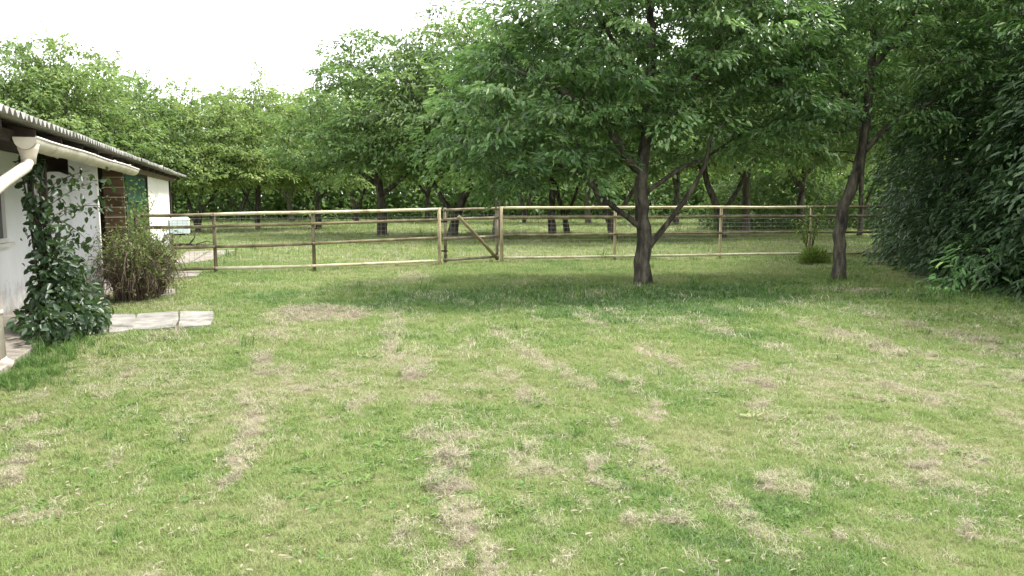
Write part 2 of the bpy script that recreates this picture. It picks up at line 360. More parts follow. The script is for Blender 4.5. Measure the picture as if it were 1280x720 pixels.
def make_tree(paths, blobs, n_t, n_leaf, rng, leaf=(.09, .04), spray=.36, mind=.25, bark='bark', lmat='leaf', simple=False,
              tipr=.006, droop=.45, flat=.085, minz=1.4, twigs=2, toneshift=0.0, gap=None, inner=.5, rmin=.0):
    """paths: list of (points, r0, r1) explicit trunk and limbs in tree space. Returns trunk MB, branches MB, crown mesh"""
    nodes = []; parent = []; plen = []
    trunk = MB()
    for pi, (pts, r0, r1) in enumerate(paths):
        pts = [Vector(p) for p in pts]; dense = []
        for i in range(len(pts)-1):
            seg = max(1, int((pts[i+1]-pts[i]).length/.16))
            for k in range(seg):
                # catmull-rom for a natural sweep
                p0 = pts[max(i-1, 0)]; p1 = pts[i]; p2 = pts[i+1]; p3 = pts[min(i+2, len(pts)-1)]; u = k/seg
                dense.append(.5*((2*p1)+(p2-p0)*u+(2*p0-5*p1+4*p2-p3)*u*u+(3*p1-p0-3*p2+p3)*u**3))
        dense.append(pts[-1]); n = len(dense)
        jit = [Vector((random.gauss(0, .010), random.gauss(0, .010), 0)) for _ in dense]
        if pi == 0: jit[0] = Vector((0, 0, 0))
        dense = [p+j for p, j in zip(dense, jit)]
        rad = []
        for i, p in enumerate(dense):
            u = i/(n-1); r = r0+(r1-r0)*u
            if pi == 0: r *= 1+.28*math.exp(-max(p.z, 0)/.10)     # root flare
            rad.append(r*random.uniform(.95, 1.06))
        trunk.tube(dense, rad, k=(16 if pi == 0 else 9) if not simple else 7, noise=.085)
        for i, p in enumerate(dense):
            if pi == 0 and p.z < minz*.75: continue
            nodes.append(np.array(p)); plen.append(.16*i*.5); parent.append(-1)
    N = np.array(nodes); PL = np.array(plen)
    T = sample_crown(blobs, n_t, rng, mind, inner)
    T = T[T[:, 2] > minz]
    if gap is not None: T = T[[not gap(p) for p in T]]
    order = np.argsort(np.min(np.linalg.norm(T[:, None, :]-N[None, ::3], axis=2), axis=1))
    NR = np.full(len(N), .05); ends = []; edirs = []
    chains = []
    for oi in order:
        p = T[oi]
        dv = p-N; d = np.linalg.norm(dv, axis=1)
        cost = d + .28*PL + .5*np.maximum(-dv[:, 2], 0)
        j = int(np.argmin(cost)); q = N[j]; L = d[j]; st = max(2, int(L/.22))
        mid = (q+p)/2 + np.array([0, 0, .14*L]) + rng.normal(size=3)*.07*L
        pts = []
        for k in range(st+1):
            u = k/st; pts.append((1-u)**2*q+2*u*(1-u)*mid+u*u*p + (rng.normal(size=3)*.012 if 0 < k < st else 0))
        pts = np.array(pts)
        chains.append((j, len(N), st, pts))
        N = np.vstack([N, pts[1:]]); PL = np.concatenate([PL, PL[j]+np.cumsum(np.full(st, L/st))])
        ends.append(p); edirs.append(pts[-1]-pts[-2])
    # pipe-model radii
    Rn = np.zeros(len(N)); cnt = np.zeros(len(N))
    load = np.zeros(len(N))
    for (j, s0, st, pts) in reversed(chains):
        l = 1.0
        for k in range(st-1, -1, -1):
            l = l+load[s0+k]; load[s0+k] = l
        load[j] += l
    rad_of = lambda l: tipr*(l**.43)
    br = MB()
    for (j, s0, st, pts) in chains:
        rr = [rad_of(load[s0])]+[rad_of(load[s0+k]) for k in range(st)]
        rr[0] = min(rr[0]*1.1, .06)
        br.tube(pts, [min(r, .07) for r in rr], k=(5 if rr[0] > .02 else 4) if not simple else 3, cap=False)
    E = np.array(ends); ED = unit(np.array(edirs)); ED[:, 2] *= .35; ED = unit(ED)
    # twigs and leaf sprays
    per = n_leaf
    nE = len(E)
    for i in range(nE):
        for _ in range(twigs):
            a = ED[i]+rng.normal(size=3)*.55; a[2] -= .15; a = a/np.linalg.norm(a)
            br.tube([E[i], E[i]+a*spray*.5+np.array([0, 0, .02]), E[i]+a*spray*.95-np.array([0, 0, .06])], [tipr, tipr*.7, tipr*.4], k=3, cap=False)
    idx = np.repeat(np.arange(nE), per)
    m_ = len(idx)
    sc = (.7+.6*rng.random(nE))[idx]
    th = rng.random(m_)*2*math.pi; rr = np.sqrt(rng.random(m_))*spray*sc
    side = unit(np.cross(ED, np.array([0, 0, 1.])))[idx]; out = ED[idx]
    # disc, elongated outwards, thin, drooping to its rim; each spray tilts in its own way
    tilt = rng.normal(size=(nE, 2))[idx]*.32
    ox = np.cos(th)*rr*1.25+spray*.25; oy = np.sin(th)*rr*.85
    oz = rng.normal(size=m_)*spray*flat + ox*tilt[:, 0] + oy*tilt[:, 1] - droop*(rr/spray)**2*spray*.5
    P = E[idx]+out*ox[:, None]+side*oy[:, None]; P[:, 2] += oz
    D = out*(np.cos(th)+.6)[:, None]+side*np.sin(th)[:, None]+rng.normal(size=(m_, 3))*.45; D[:, 2] -= droop+.1*rng.random(m_)
    Nn = rng.normal(size=(m_, 3))*.38+out*.25; Nn[:, 2] += 1
    L = leaf[0]*(.6+.7*rng.random(m_)); Wd = leaf[1]*(.7+.6*rng.random(m_))
    cl = rng.normal(size=nE)[idx]*.2+rng.choice([0, 0, 0, 0, .3], size=nE)[idx]*rng.random(m_)
    tone = np.clip(.42+toneshift+cl+rng.normal(size=m_)*.22+.25*(rng.random(m_) > .96), 0, 1)
    crown = leaves_mesh('crown', P, D, Nn, L, Wd, tone, rng, M[lmat], simple)
    return trunk, br, crown

def place_tree(name, loc, parts, label, cat='tree', bark='bark', group=None, rz=0, sc=(1, 1, 1), tint=(1, 1, 1, 1)):
    e = empty(name, loc, rz, label=label, cat=cat, group=group); e.scale = sc
    for nm, me_ in parts:
        o = link_mesh(nm, me_, None, e); o.color = tint
        if nm != 'trunk': o['kind'] = 'stuff'
    return e
def bake(tr, br, cr, bark): return [('trunk', tr.build('trunk', M[bark], mesh_only=True)), ('branches', br.build('branches', M[bark], mesh_only=True)), ('crown', cr)]

# ------------------------------------------------------------------ the main lawn tree
r1 = np.random.default_rng(11)
main_paths = [
    ([(0, 0, -.05), (-.02, 0, .4), (0, 0, .8), (-.03, .02, 1.2), (-.06, 0, 1.6), (-.05, .05, 2.1), (.02, .1, 2.6), (.05, .15, 3.3), (.1, .1, 4.2), (.05, .2, 5.2), (.15, .2, 6.2)], .145, .036),
    ([(.04, -.02, .62), (.28, -.08, .95), (.55, -.15, 1.3), (.82, -.25, 1.75), (1.0, -.32, 2.15), (1.02, -.5, 2.55), (1.35, -.6, 2.9)], .058, .02),
    ([(-.06, -.05, 1.0), (-.35, -.2, 1.22), (-.75, -.35, 1.5), (-1.1, -.5, 1.85), (-1.6, -.7, 2.1), (-2.3, -.8, 2.35)], .055, .018),
    ([(-.03, .05, 1.95), (-.3, -.1, 2.2), (-.6, -.4, 2.55), (-1.0, -.6, 2.95), (-1.6, -.9, 3.3), (-2.3, -1.0, 3.6)], .09, .025),
    ([(.0, .08, 1.6), (.35, .1, 1.85), (.75, .3, 2.1), (1.15, .4, 2.25), (1.7, .7, 2.6)], .045, .018),
    ([(.02, .12, 2.4), (.2, .6, 2.9), (.3, 1.2, 3.4), (.3, 1.9, 3.9)], .07, .02),
    ([(.02, .12, 2.8), (.5, -.2, 3.3), (1.0, -.5, 3.9), (1.5, -.7, 4.7)], .06, .02),
    ([(.05, .15, 3.3), (-.4, 0, 3.9), (-.9, -.3, 4.7), (-1.2, -.3, 5.6)], .055, .02)]
main_blobs = [(-.3, .2, 4.2, 2.6, 2.4, 1.6), (-1.9, -.7, 2.7, 1.7, 1.4, 1.15), (-2.0, -.2, 2.1, 1.2, 1.1, .5), (-2.3, -.3, 3.2, 1.2, 1.2, .9), (-.9, .9, 2.6, 1.2, .9, .6), (.9, .9, 2.9, 1.0, .9, .6), (-1.5, .3, 4.0, 1.9, 1.8, 1.2), (1.3, .1, 4.3, 1.8, 1.8, 1.0), (0, .1, 5.8, 2.4, 2.3, 1.3), (-.6, -1.0, 2.9, 1.3, 1.0, .7), (2.0, -.2, 3.0, 1.1, 1.2, .7)]
tr, br, cr = make_tree(main_paths, main_blobs, 500, 112, r1, leaf=(.125, .052), spray=.42, mind=.38, minz=1.62, gap=lambda p: (abs(p[0]+.1) < .75 and p[1] < .5 and 1.7 < p[2] < 2.75) or (abs(p[0]) < .3 and p[1] < .1 and 3.5 < p[2] < 4.7) or (.2 < p[0] < 1.3 and p[1] < .2 and p[2] < 2.6))
place_tree('lawn_tree', at(804, 355), bake(tr, br, cr, 'bark'), 'large spreading fruit tree with forked dark trunk standing alone on the lawn', group='trees on the lawn')

# second lawn tree, leaning to the right
r2 = np.random.default_rng(12)
sec_paths = [
    ([(0, 0, -.05), (.0, 0, .5), (0, 0, 1.0), (.08, .05, 1.4), (.22, .05, 1.9), (.38, .1, 2.4), (.42, .1, 2.9), (.44, .1, 3.5), (.5, .1, 4.3), (.45, .1, 5.5), (.6, .1, 6.8)], .122, .035),
    ([(.36, .1, 2.35), (.6, -.1, 2.7), (.9, -.2, 3.0), (1.5, -.3, 3.3), (2.2, -.3, 3.6)], .05, .018),
    ([(.42, .1, 2.9), (.1, 0, 3.3), (-.3, -.1, 3.7), (-.7, -.2, 4.4), (-.9, -.3, 5.2)], .06, .02),
    ([(.44, .1, 3.6), (.1, .5, 4.1), (-.5, .9, 4.7)], .05, .02),
    ([(.46, .1, 3.9), (1.0, .1, 4.6), (1.5, 0, 5.6)], .055, .02)]
sec_blobs = [(.4, .2, 4.0, 2.0, 1.9, 1.4), (-.7, 0, 3.9, 1.4, 1.5, 1.2), (1.6, -.1, 3.7, 1.5, 1.4, 1.0), (.3, .1, 5.6, 2.3, 2.1, 1.5), (1.2, .2, 6.6, 2, 2, 1.2), (-1.0, .6, 2.9, 1.0, 1.2, .7)]
tr, br, cr = make_tree(sec_paths, sec_blobs, 400, 92, r2, leaf=(.12, .046), spray=.41, mind=.37, minz=2.0, gap=lambda p: abs(p[0]-.42) < .42 and p[1] < .2 and p[2] < 4.4)
place_tree('lawn_tree', at(1048, 349), bake(tr, br, cr, 'bark'), 'slimmer lawn tree leaning right in front of the dark evergreen hedge', group='trees on the lawn', tint=(1.15, 1.15, 1.1, 1))

# ------------------------------------------------------------------ orchard beyond the fence
def orchard_variant(seed, kind):
    r = np.random.default_rng(seed); random.seed(seed)
    if kind == 'single':
        paths = [([(0,0,-.05),(.03,0,.7),(.0,0,1.4),(-.06,.05,2.1),(0,.1,3.0),(.1,0,4.2),(.1,0,5.6)], .18, .04),
                 ([(0,0,1.5),(.5,-.3,2.0),(1.1,-.6,2.7),(1.8,-.9,3.6)], .1, .03), ([(0,0,1.8),(-.6,.1,2.3),(-1.3,.2,2.9),(-2.1,.2,3.7)], .1, .03),
                 ([(-.05,.05,2.3),(-.3,-.7,3.0),(-.5,-1.4,3.9)], .08, .03), ([(0,.1,2.6),(.5,.8,3.4),(.9,1.5,4.3)], .08, .03)]
    elif kind == 'fork':
        paths = [([(0,0,-.05),(.05,0,.6),(.12,0,1.2),(-.1,.05,2.0),(-.55,.1,2.9),(-.9,0,4.2),(-.9,0,5.5)], .19, .04),
                 ([(.1,0,1.15),(.45,-.05,1.7),(.8,-.2,2.5),(1.2,-.4,3.6),(1.4,-.4,4.9)], .12, .03),
                 ([(-.1,.05,2.0),(-.5,-.5,2.6),(-1.2,-1.1,3.3)], .07, .025), ([(.45,-.05,1.7),(1.1,.5,2.3),(1.9,1.0,3.0)], .07, .025)]
    elif kind == 'lean':
        paths = [([(.1,0,-.05),(0,0,.5),(-.25,0,1.1),(-.6,.05,1.8),(-.7,.1,2.7),(-.4,0,4.0),(-.2,0,5.3)], .16, .035),
                 ([(-.05,0,.7),(.5,-.1,1.3),(1.0,-.2,2.1),(1.5,-.4,3.1)], .1, .03), ([(-.6,.05,1.9),(-1.2,.2,2.5),(-2.0,.2,3.2)], .07, .025),
                 ([(-.65,.1,2.3),(-.2,.9,3.1),(.3,1.6,3.9)], .07, .025)]
    else:
        paths = [([(0,0,-.05),(-.1,0,.5),(-.35,0,1.3),(-.6,.05,2.3),(-.7,.1,3.6),(-.6,0,5.0)], .11, .03),
                 ([(0,0,.1),(.12,0,.8),(.2,-.1,1.7),(.5,-.2,2.9),(.7,-.3,4.4)], .1, .03), ([(-.1,0,.5),(.3,.3,1.4),(.9,.6,2.4),(1.4,.8,3.5)], .07, .025)]
    blobs = [(0, 0, 4.4, 2.7, 2.7, 2.0), (-1.7, 0, 3.4, 1.9, 1.8, 1.2), (1.8, -.2, 3.6, 1.9, 1.8, 1.2), (.3, 1.6, 3.6, 2, 1.6, 1.3), (.2, -1.8, 3.3, 2.0, 1.5, 1.1), (.1, 0, 6.0, 1.7, 1.7, 1.4)]
    tr, br, cr = make_tree(paths, blobs, 250, 74, r, leaf=(.19, .08), spray=.58, mind=.47, simple=True, lmat='leaf_far', minz=1.7, tipr=.010, twigs=1)
    return bake(tr, br, cr, 'bark' if kind != 'fork' else 'bark_pale')
VAR = {k: orchard_variant(100+i, k) for i, k in enumerate(['single', 'fork', 'lean', 'multi'])}
Yel = (1.3, 1.2, .95, 1); Mid = (1, 1, 1, 1); Drk = (.62, .74, .66, 1); Pal = (1.5, 1.45, 1.35, 1)
orch = [  # px, py, variant, height factor, width factor, rz, tint, label
    (18, 299, 'single', 1.02, 1.15, .3, Mid, 'green tree rising behind the shed roof at the far left edge'),
    (98, 297, 'fork', 1.06, 1.0, 1.9, Yel, 'yellow-green tree with wispy top behind the middle of the shed roof'),
    (172, 293, 'lean', .93, 1.0, 4.0, Mid, 'rounded green tree behind the far half of the shed roof'),
    (248, 291, 'multi', .9, .95, 0, Yel, 'pale leafy tree with slim dark stems just beyond the far end of the shed'),
    (322, 288, 'multi', 1.02, 1.0, 2.2, Yel, 'yellow-green orchard tree with several slanting stems between first two fence posts'),
    (398, 286, 'single', .98, .9, 1.2, Yel, 'light green orchard tree behind the second fence post from the shed'),
    (477, 295, 'single', 1.14, 1.25, 0.5, Drk, 'dense dark green orchard tree with straight trunk left of the gate'),
    (568, 296, 'lean', 1.27, 1.25, 2.8, Mid, 'orchard tree with dark trunk seen just left inside the gate'),
    (620, 300, 'fork', 1.08, .95, 0.2, Drk, 'orchard tree with pale brown forking trunk behind the right gate post'),
    (690, 297, 'single', 1.05, .95, 2.1, Mid, 'orchard tree with black upright trunk, first right of the gate'),
    (707, 292, 'lean', 1.05, .9, 5.5, Mid, 'orchard tree with thin leaning trunk close behind the black trunk'),
    (764, 301, 'lean', 1.1, 1.0, .0, Drk, 'orchard tree with low slanting trunk left of the lawn tree'),
    (900, 298, 'lean', 1.3, 1.0, .1, Mid, 'orchard tree with bent pale trunk behind the fence right of the lawn tree'),
    (932, 295, 'fork', 1.32, 1.0, 1.4, Pal, 'greyish orchard tree with spreading grey boughs between the two lawn trees'),
    (1000, 289, 'single', 1.4, 1.0, 3.3, Yel, 'bright yellow-green orchard tree left of the leaning lawn tree'),
    (1075, 296, 'multi', 1.35, 1.0, 4.4, Mid, 'orchard tree behind the leaning lawn tree and the fence end')]
for (px, py, v, hf, wf, rz, tint, lab) in orch:
    x, y, z = at(px, py); k = 1.0
    place_tree('orchard_tree', (x, y, -.02), VAR[v], lab, rz=rz, sc=(wf, wf, hf), tint=tint, group='orchard trees beyond the fence')
# farther rows
far = [(365, 277, 'fork', 1.15, 'far orchard tree behind the left fence panel, deep in the orchard'), (445, 279, 'lean', 1.2, 'far orchard tree glimpsed left of the dense dark tree'),
       (535, 278, 'single', 1.25, 'far orchard tree glimpsed between the dense dark tree and the gate'), (655, 279, 'multi', 1.25, 'far orchard tree glimpsed behind the right gate post'),
       (735, 280, 'fork', 1.25, 'far orchard tree glimpsed left of the big lawn tree trunk'), (845, 281, 'single', 1.4, 'far orchard tree glimpsed just right of the big lawn tree trunk'),
       (955, 280, 'lean', 1.45, 'far orchard tree glimpsed midway between both lawn trees'), (1150, 284, 'single', 1.5, 'far tree hidden mostly by the evergreen hedge'),
       (130, 279, 'lean', 1.15, 'far tree whose top shows over the middle of the shed roof'), (215, 278, 'single', 1.02, 'far tree whose top shows above the far end of the shed'), (300, 277, 'lean', 1.1, 'far tree showing between the pale leafy tree and the slanting-stemmed tree')]
for (px, py, v, hf, lab) in far:
    x, y, z = at(px, py)
    place_tree('orchard_tree', (x, y, -.02), VAR[v], lab, rz=px*.37, sc=(1.1, 1.1, hf*.97), tint=(1.25, 1.2, 1.05, 1), group='orchard trees beyond the fence')  # raised tint paints a slight distance haze onto the far crowns

# far hedgerow closing the orchard
def leafy_band(name, p0, p1, h, depth, n, leaf, material, seed, tone=.35, z0=0.0):
    r = np.random.default_rng(seed); p0 = np.array(p0); p1 = np.array(p1)
    u = r.random(n); d = unit((p1-p0)[None])[0]; nrm = np.array([-d[1], d[0]])
    Lg = np.linalg.norm(p1-p0)
    hh = h*(.6+.8*fbm(u*Lg*.18, u*0+seed, seed, 4)+.0)
    z = z0+r.random(n)**1.15*hh
    off = (r.random(n)-.5)*depth*(.6+.8*fbm(u*Lg*.4, z*.6, seed+3, 3))*2*(1-.4*z/h)
    P = np.stack([p0[0]+(p1-p0)[0]*u+nrm[0]*off, p0[1]+(p1-p0)[1]*u+nrm[1]*off, z], 1)
    D = r.normal(size=(n, 3)); D[:, 2] -= .2; N = r.normal(size=(n, 3))*.7; N[:, 2] += .8
    L = leaf[0]*(.6+.8*r.random(n)); Wd = leaf[1]*(.6+.8*r.random(n))
    tn = np.clip(tone+.5*(fbm(u*Lg*.5, z*.8, seed+9, 3)-.5)+r.normal(size=n)*.15, 0, 1)
    return leaves_mesh(name, P, D, N, L, Wd, tn, r, material, simple=True)
me = leafy_band('far_hedgerow', (-62, 62), (70, 66), 5.2, 4, 120000, (.42, .24), M['leaf_far'], 5, tone=.3)
o = link_mesh('far_hedgerow', me, None); tag(o, 'dark far hedgerow closing off the far side of the orchard', 'hedgerow', kind='stuff'); o.color = (.95, 1, .95, 1)
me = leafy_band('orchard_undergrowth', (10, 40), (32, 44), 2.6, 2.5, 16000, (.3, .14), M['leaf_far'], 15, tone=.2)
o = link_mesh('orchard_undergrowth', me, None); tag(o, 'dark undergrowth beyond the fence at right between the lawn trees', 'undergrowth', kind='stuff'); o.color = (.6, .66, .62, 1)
me = leafy_band('tree_belt', (-45, 70), (60, 76), 10.0, 5, 40000, (.55, .3), M['leaf_far'], 25, tone=.4, z0=1)
o = link_mesh('tree_belt', me, None); tag(o, 'distant belt of woodland behind the orchard', 'woodland', kind='stuff'); o.color = (1.2, 1.2, 1.15, 1)  # paler tint stands in for haze over the belt

# ------------------------------------------------------------------ evergreen hedge on the right, shrub by shrub
def evergreen(loc, rx, ry, h, n, seed, label, leaf=(.17, .055), material='laurel', skirt=True, tint=(1, 1, 1, 1), cat='shrub', name='laurel_shrub', group='evergreen shrubs of the right-hand hedge'):
    r = np.random.default_rng(seed); e = empty(name, loc, 0, label=label, cat=cat, group=group)
    st = MB(); ends = []
    for k in range(9):
        a = r.random()*6.28; q = r.uniform(.35, .8)
        p0 = (math.cos(a)*.15, math.sin(a)*.15, -.03); p2 = (math.cos(a)*rx*q, math.sin(a)*ry*q, h*r.uniform(.6, .9)); p1 = (p2[0]*.35, p2[1]*.35, h*.4)
        st.tube([p0, p1, p2], [.05, .035, .012], k=5)
    st.build('stems', M['bark'], e)
    m_ = n//28
    d = unit(r.normal(size=(m_, 3))); d[:, 2] = np.abs(d[:, 2])*1.0 - .45*(r.random(m_) < .5)
    d = unit(d); rad = (.45+.55*r.random(m_)**.6)
    lump = .72+.55*fbm(np.arctan2(d[:, 1], d[:, 0])*1.8+10, d[:, 2]*2.6+10, seed, 3)
    ph = r.random(m_)*2*math.pi; zz = r.random(m_)**1.1; prof = np.where(zz < .55, .84+.16*np.sin(zz/.55*math.pi*.5), np.sqrt(np.maximum(0, 1-((zz-.55)/.47)**2)))
    lump = .52+.95*fbm(np.cos(ph)*2.2+10, np.sin(ph)*2.2+zz*4+10, seed, 3); q_ = prof*rad*lump
    C = np.stack([np.cos(ph)*rx*q_, np.sin(ph)*ry*q_, .08+zz*h*.97], 1)
    d = unit(np.stack([np.cos(ph), np.sin(ph), (zz-.35)*1.2], 1))
    idx = np.repeat(np.arange(m_), 28); q = len(idx)
    out = unit(d*np.array([1, 1, .3]))[idx]
    u = r.random(q)*1.3
    sdv = unit(np.cross(out, [0, 0, 1.]))
    P = C[idx]+out*(u*.5)[:, None]+sdv*(r.normal(size=q)*.11)[:, None]; P[:, 2] += -.28*u*u+r.normal(size=q)*.08
    P[:, 2] = np.maximum(P[:, 2], .04)
    D = out*.8+sdv*(r.normal(size=q)*.8)[:, None]+r.normal(size=(q, 3))*.25; D[:, 2] -= .55
    N = out*.5+r.normal(size=(q, 3))*.35; N[:, 2] += .8
    L = leaf[0]*(.6+.7*r.random(q)); Wd = leaf[1]*(.7+.6*r.random(q))
    tone = np.clip(.42+r.normal(size=m_)[idx]*.14+r.normal(size=q)*.16, 0, 1)
    o = link_mesh('foliage', leaves_mesh('foliage', P, D, N, L, Wd, tone, r, M[material]), None, e); o.color = tint
    return e
evergreen((9.7, 10.0, 0), 1.9, 1.9, 4.2, 15000, 1, 'nearest dark evergreen shrub, cut by the right edge of the photo')
evergreen((9.9, 12.6, 0), 2.0, 2.0, 4.7, 24000, 2, 'dark glossy evergreen shrub with long drooping leaves, second from the right')
evergreen((10.1, 15.3, 0), 2.0, 2.0, 4.4, 22000, 3, 'dark evergreen shrub in the middle of the hedge, a leafy shoot at its foot')
evergreen((10.9, 17.8, 0), 2.1, 1.9, 4.1, 17000, 4, 'dark evergreen shrub right beside the end of the fence')
evergreen((12.2, 20.8, 0), 2.4, 2.0, 5.2, 14000, 5, 'farthest evergreen shrub behind the fence end')
evergreen((8.1, 13.7, 0), .55, .4, .75, 700, 6, 'low leafy green sucker sprouting from the hedge foot onto the lawn', tint=(2.2, 2.4, 1.8, 1), name='hedge_sucker')
tr, br, cr = make_tree([([(0,0,-.05),(.1,0,1.5),(0,.1,3),(.2,0,5),(.1,0,7.5)], .17, .05), ([(0,.1,3),(-.9,-.3,3.8),(-2,-.6,4.8)], .08, .03), ([(.1,0,4),(1,.4,5),(1.8,.6,6.4)], .08, .03), ([(.05,.05,3.6),(-.3,-1,4.6),(-.6,-1.9,5.6)], .07, .03)],
                       [(0, 0, 6.2, 2.8, 2.8, 2.6), (-1.4, -.5, 4.8, 1.9, 1.9, 1.4), (1.2, .4, 5.2, 2, 2, 1.6)], 400, 88, np.random.default_rng(44), leaf=(.13, .05), spray=.46, mind=.38, minz=2.8, toneshift=-.08)
DK = bake(tr, br, cr, 'bark')
place_tree('hedge_tree', (11.2, 14.2, 0), DK, 'tall dark tree overhanging the middle of the evergreen hedge', tint=(1.35, 1.35, 1.15, 1), group='dark trees behind the hedge')
place_tree('hedge_tree', (12.2, 18.6, 0), DK, 'tall dark tree above the far end of the hedge, behind the leaning lawn tree', rz=2.1, sc=(1.15, 1.15, 1.12), tint=(1.45, 1.45, 1.2, 1), group='dark trees behind the hedge')
place_tree('hedge_tree', (10.7, 10.6, 0), DK, 'tall dark tree over the near end of the hedge at the top right corner', rz=4.0, sc=(1, 1, .95), tint=(1.3, 1.35, 1.1, 1), group='dark trees behind the hedge')
place_tree('hedge_tree', (14.5, 25.5, 0), DK, 'tall green tree beyond the fence end, far behind the hedge', rz=5.0, sc=(1.4, 1.4, 1.35), tint=(.95, 1.05, .8, 1), group='dark trees behind the hedge')

# ------------------------------------------------------------------ post and rail fence
posts = [(-7.62, 16.22), (-6.14, 16.52), (-4.24, 17.09), (-1.68, 18.58), (-.25, 19.5), (2.58, 20.08), (5.37, 20.63), (7.86, 21.1), (9.9, 21.35)]
hts = [1.22, 1.235, 1.27, 1.32, 1.345, 1.345, 1.35, 1.35, 1.35]
rail_z = [[1.19, .95, .52, .10], [1.205, .965, .53, .08], [1.24, 1.0, .56, .09], [1.285, 1.04, .60, .10]]
def rail_heights(h): return [h-.03, h-.27, h-.69, .10]
fence = empty('post_and_rail_fence', (*posts[0], 0), label='pale timber post and rail fence with wire netting crossing behind the lawn', cat='fence')
F0 = Vector((*posts[0], 0))
def fp(p): return Vector(p)-F0
for i, ((x, y), h) in enumerate(zip(posts, hts)):
    mb = MB(); w = .042
    gp = i in (3, 4)
    if gp: w = .05
    # half-round post, slightly irregular and tilted
    tx = random.uniform(-.012, .012)
    mb.tube([(0, 0, -.25), (0, 0, .5), (tx, 0, h-.005)], [w*1.08, w, w*.97], k=10, noise=.04, squash=.85)
    yo = -.055 if gp else .02
    o = mb.build('post', M['gatepost' if gp else ('post' if i < 3 else 'gatepost')], fence, fp((x, y+yo, 0)))
    if gp: o['label'] = 'thick pale gate post'
for i in range(len(posts)-1):
    if i == 3: continue
    a, b = posts[i], posts[i+1]; ha, hb = rail_heights(hts[i]), rail_heights(hts[i+1])
    for k in range(4):
        mb = MB(); n_ = 7; pts = []; rad = []
        sag = random.uniform(-.012, .006); r_ = .034 if k == 0 else .032
        for q in range(n_):
            u = -.015+1.03*q/(n_-1)
            p = Vector((a[0]+(b[0]-a[0])*u, a[1]+(b[1]-a[1])*u-.045-(.004*k), ha[k]+(hb[k]-ha[k])*u+sag*math.sin(math.pi*min(max(u, 0), 1))))
            pts.append(fp(p)); rad.append(r_*random.uniform(.93, 1.07))
        mb.tube(pts, rad, k=10, noise=.09)
        pale = (k == 0) or (k == 3 and i in (1, 2, 4, 5, 6)) or (k in (1, 2) and i in (4, 5))
        if i == 0 or i >= 7: pale = False  # rails past the last lawn post: shade put into the dark tone
        o = mb.build('rail', M['rail_pale' if pale and not (k in (1, 2)) else 'rail_dark'], fence)
# netting: fine wires joined
def netting(a, b, z0, z1, org, step=.1):
    mb = MB(); a = Vector((*a, 0)); b = Vector((*b, 0)); L = (b-a).length; n_ = int(L/step); r_ = .0024
    off = Vector((0, .0, 0))
    for k in range(n_+1):
        p = a+(b-a)*(k/n_)+off-org
        mb.tube([(p.x, p.y, z0), (p.x, p.y, z1)], r_, k=3, cap=False)
    for k in range(int((z1-z0)/step)+1):
        z = z0+k*step; p = a+off-org; q = b+off-org
        mb.tube([(p.x, p.y, z), (q.x, q.y, z)], r_, k=3, cap=False)
    return mb
for i in range(len(posts)-1):
    if i == 3: continue
    o = netting(posts[i], posts[i+1], .02, 1.16, F0).build('wire_netting', M['wire'], fence); o['kind'] = 'stuff'
# gate, hung between the two thick posts and set a little behind them
ga, gb = Vector((-1.60, 18.66, 0)), Vector((-.33, 19.48, 0))
gate = empty('field_gate', ga, label='weathered timber gate, its shade painted dark, with one diagonal brace set in the fence', cat='gate')
gd = gb-ga
for k, z in enumerate([1.27, 1.05, .60, .10]):
    mb = MB(); pts = [gd*u + Vector((0, 0, z+.03*u+random.uniform(-.004, .004))) for u in (0, .25, .5, .75, 1)]
    mb.tube(pts, [.032]*5, k=8, noise=.04); mb.build('rail', M['gate'], gate)
for u in (.03, .97):
    mb = MB(); p = gd*u+Vector((0, .045, 0)); mb.tube([(p.x, p.y, .04), (p.x, p.y, 1.32+.02*u)], .035, k=8, noise=.04); mb.build('stile', M['gate'], gate)
mb = MB(); p0 = gd*.27+Vector((0, -.05, 1.12)); p1 = gd*.985+Vector((0, -.05, .07)); mb.tube([p0, (p0+p1)/2+Vector((0, 0, .01)), p1], .042, k=8, noise=.04)
o = mb.build('brace', M['rail_dark'], gate)
o = netting(ga[:2], gb[:2], .05, 1.2, ga, .1).build('wire_netting', M['wire'], gate); o['kind'] = 'stuff'
for z in (.32, 1.0):
    mb = MB(); mb.box(-.09, .1, -.045, -.035, z-.02, z+.02); mb.build('hinge', M['timber_dark'], gate)

# ------------------------------------------------------------------ the long white shed
shed = empty('long_shed', SO, SRZ, label='long low white shed with corrugated roof and cream gutter on the left', cat='shed')
def sbox(name, x0, x1, y0, y1, z0, z1, m, parent=None, bev=0):
    mb = MB()
    if parent is None: mb.box(x0, x1, y0, y1, z0, z1, bev); return mb.build(name, M[m], shed)
    cx, cy, cz = (x0+x1)/2, (y0+y1)/2, (z0+z1)/2
    mb.box(x0, x1, y0, y1, z0, z1, bev)
    return mb.build(name, M[m], parent)
BACK = -.80
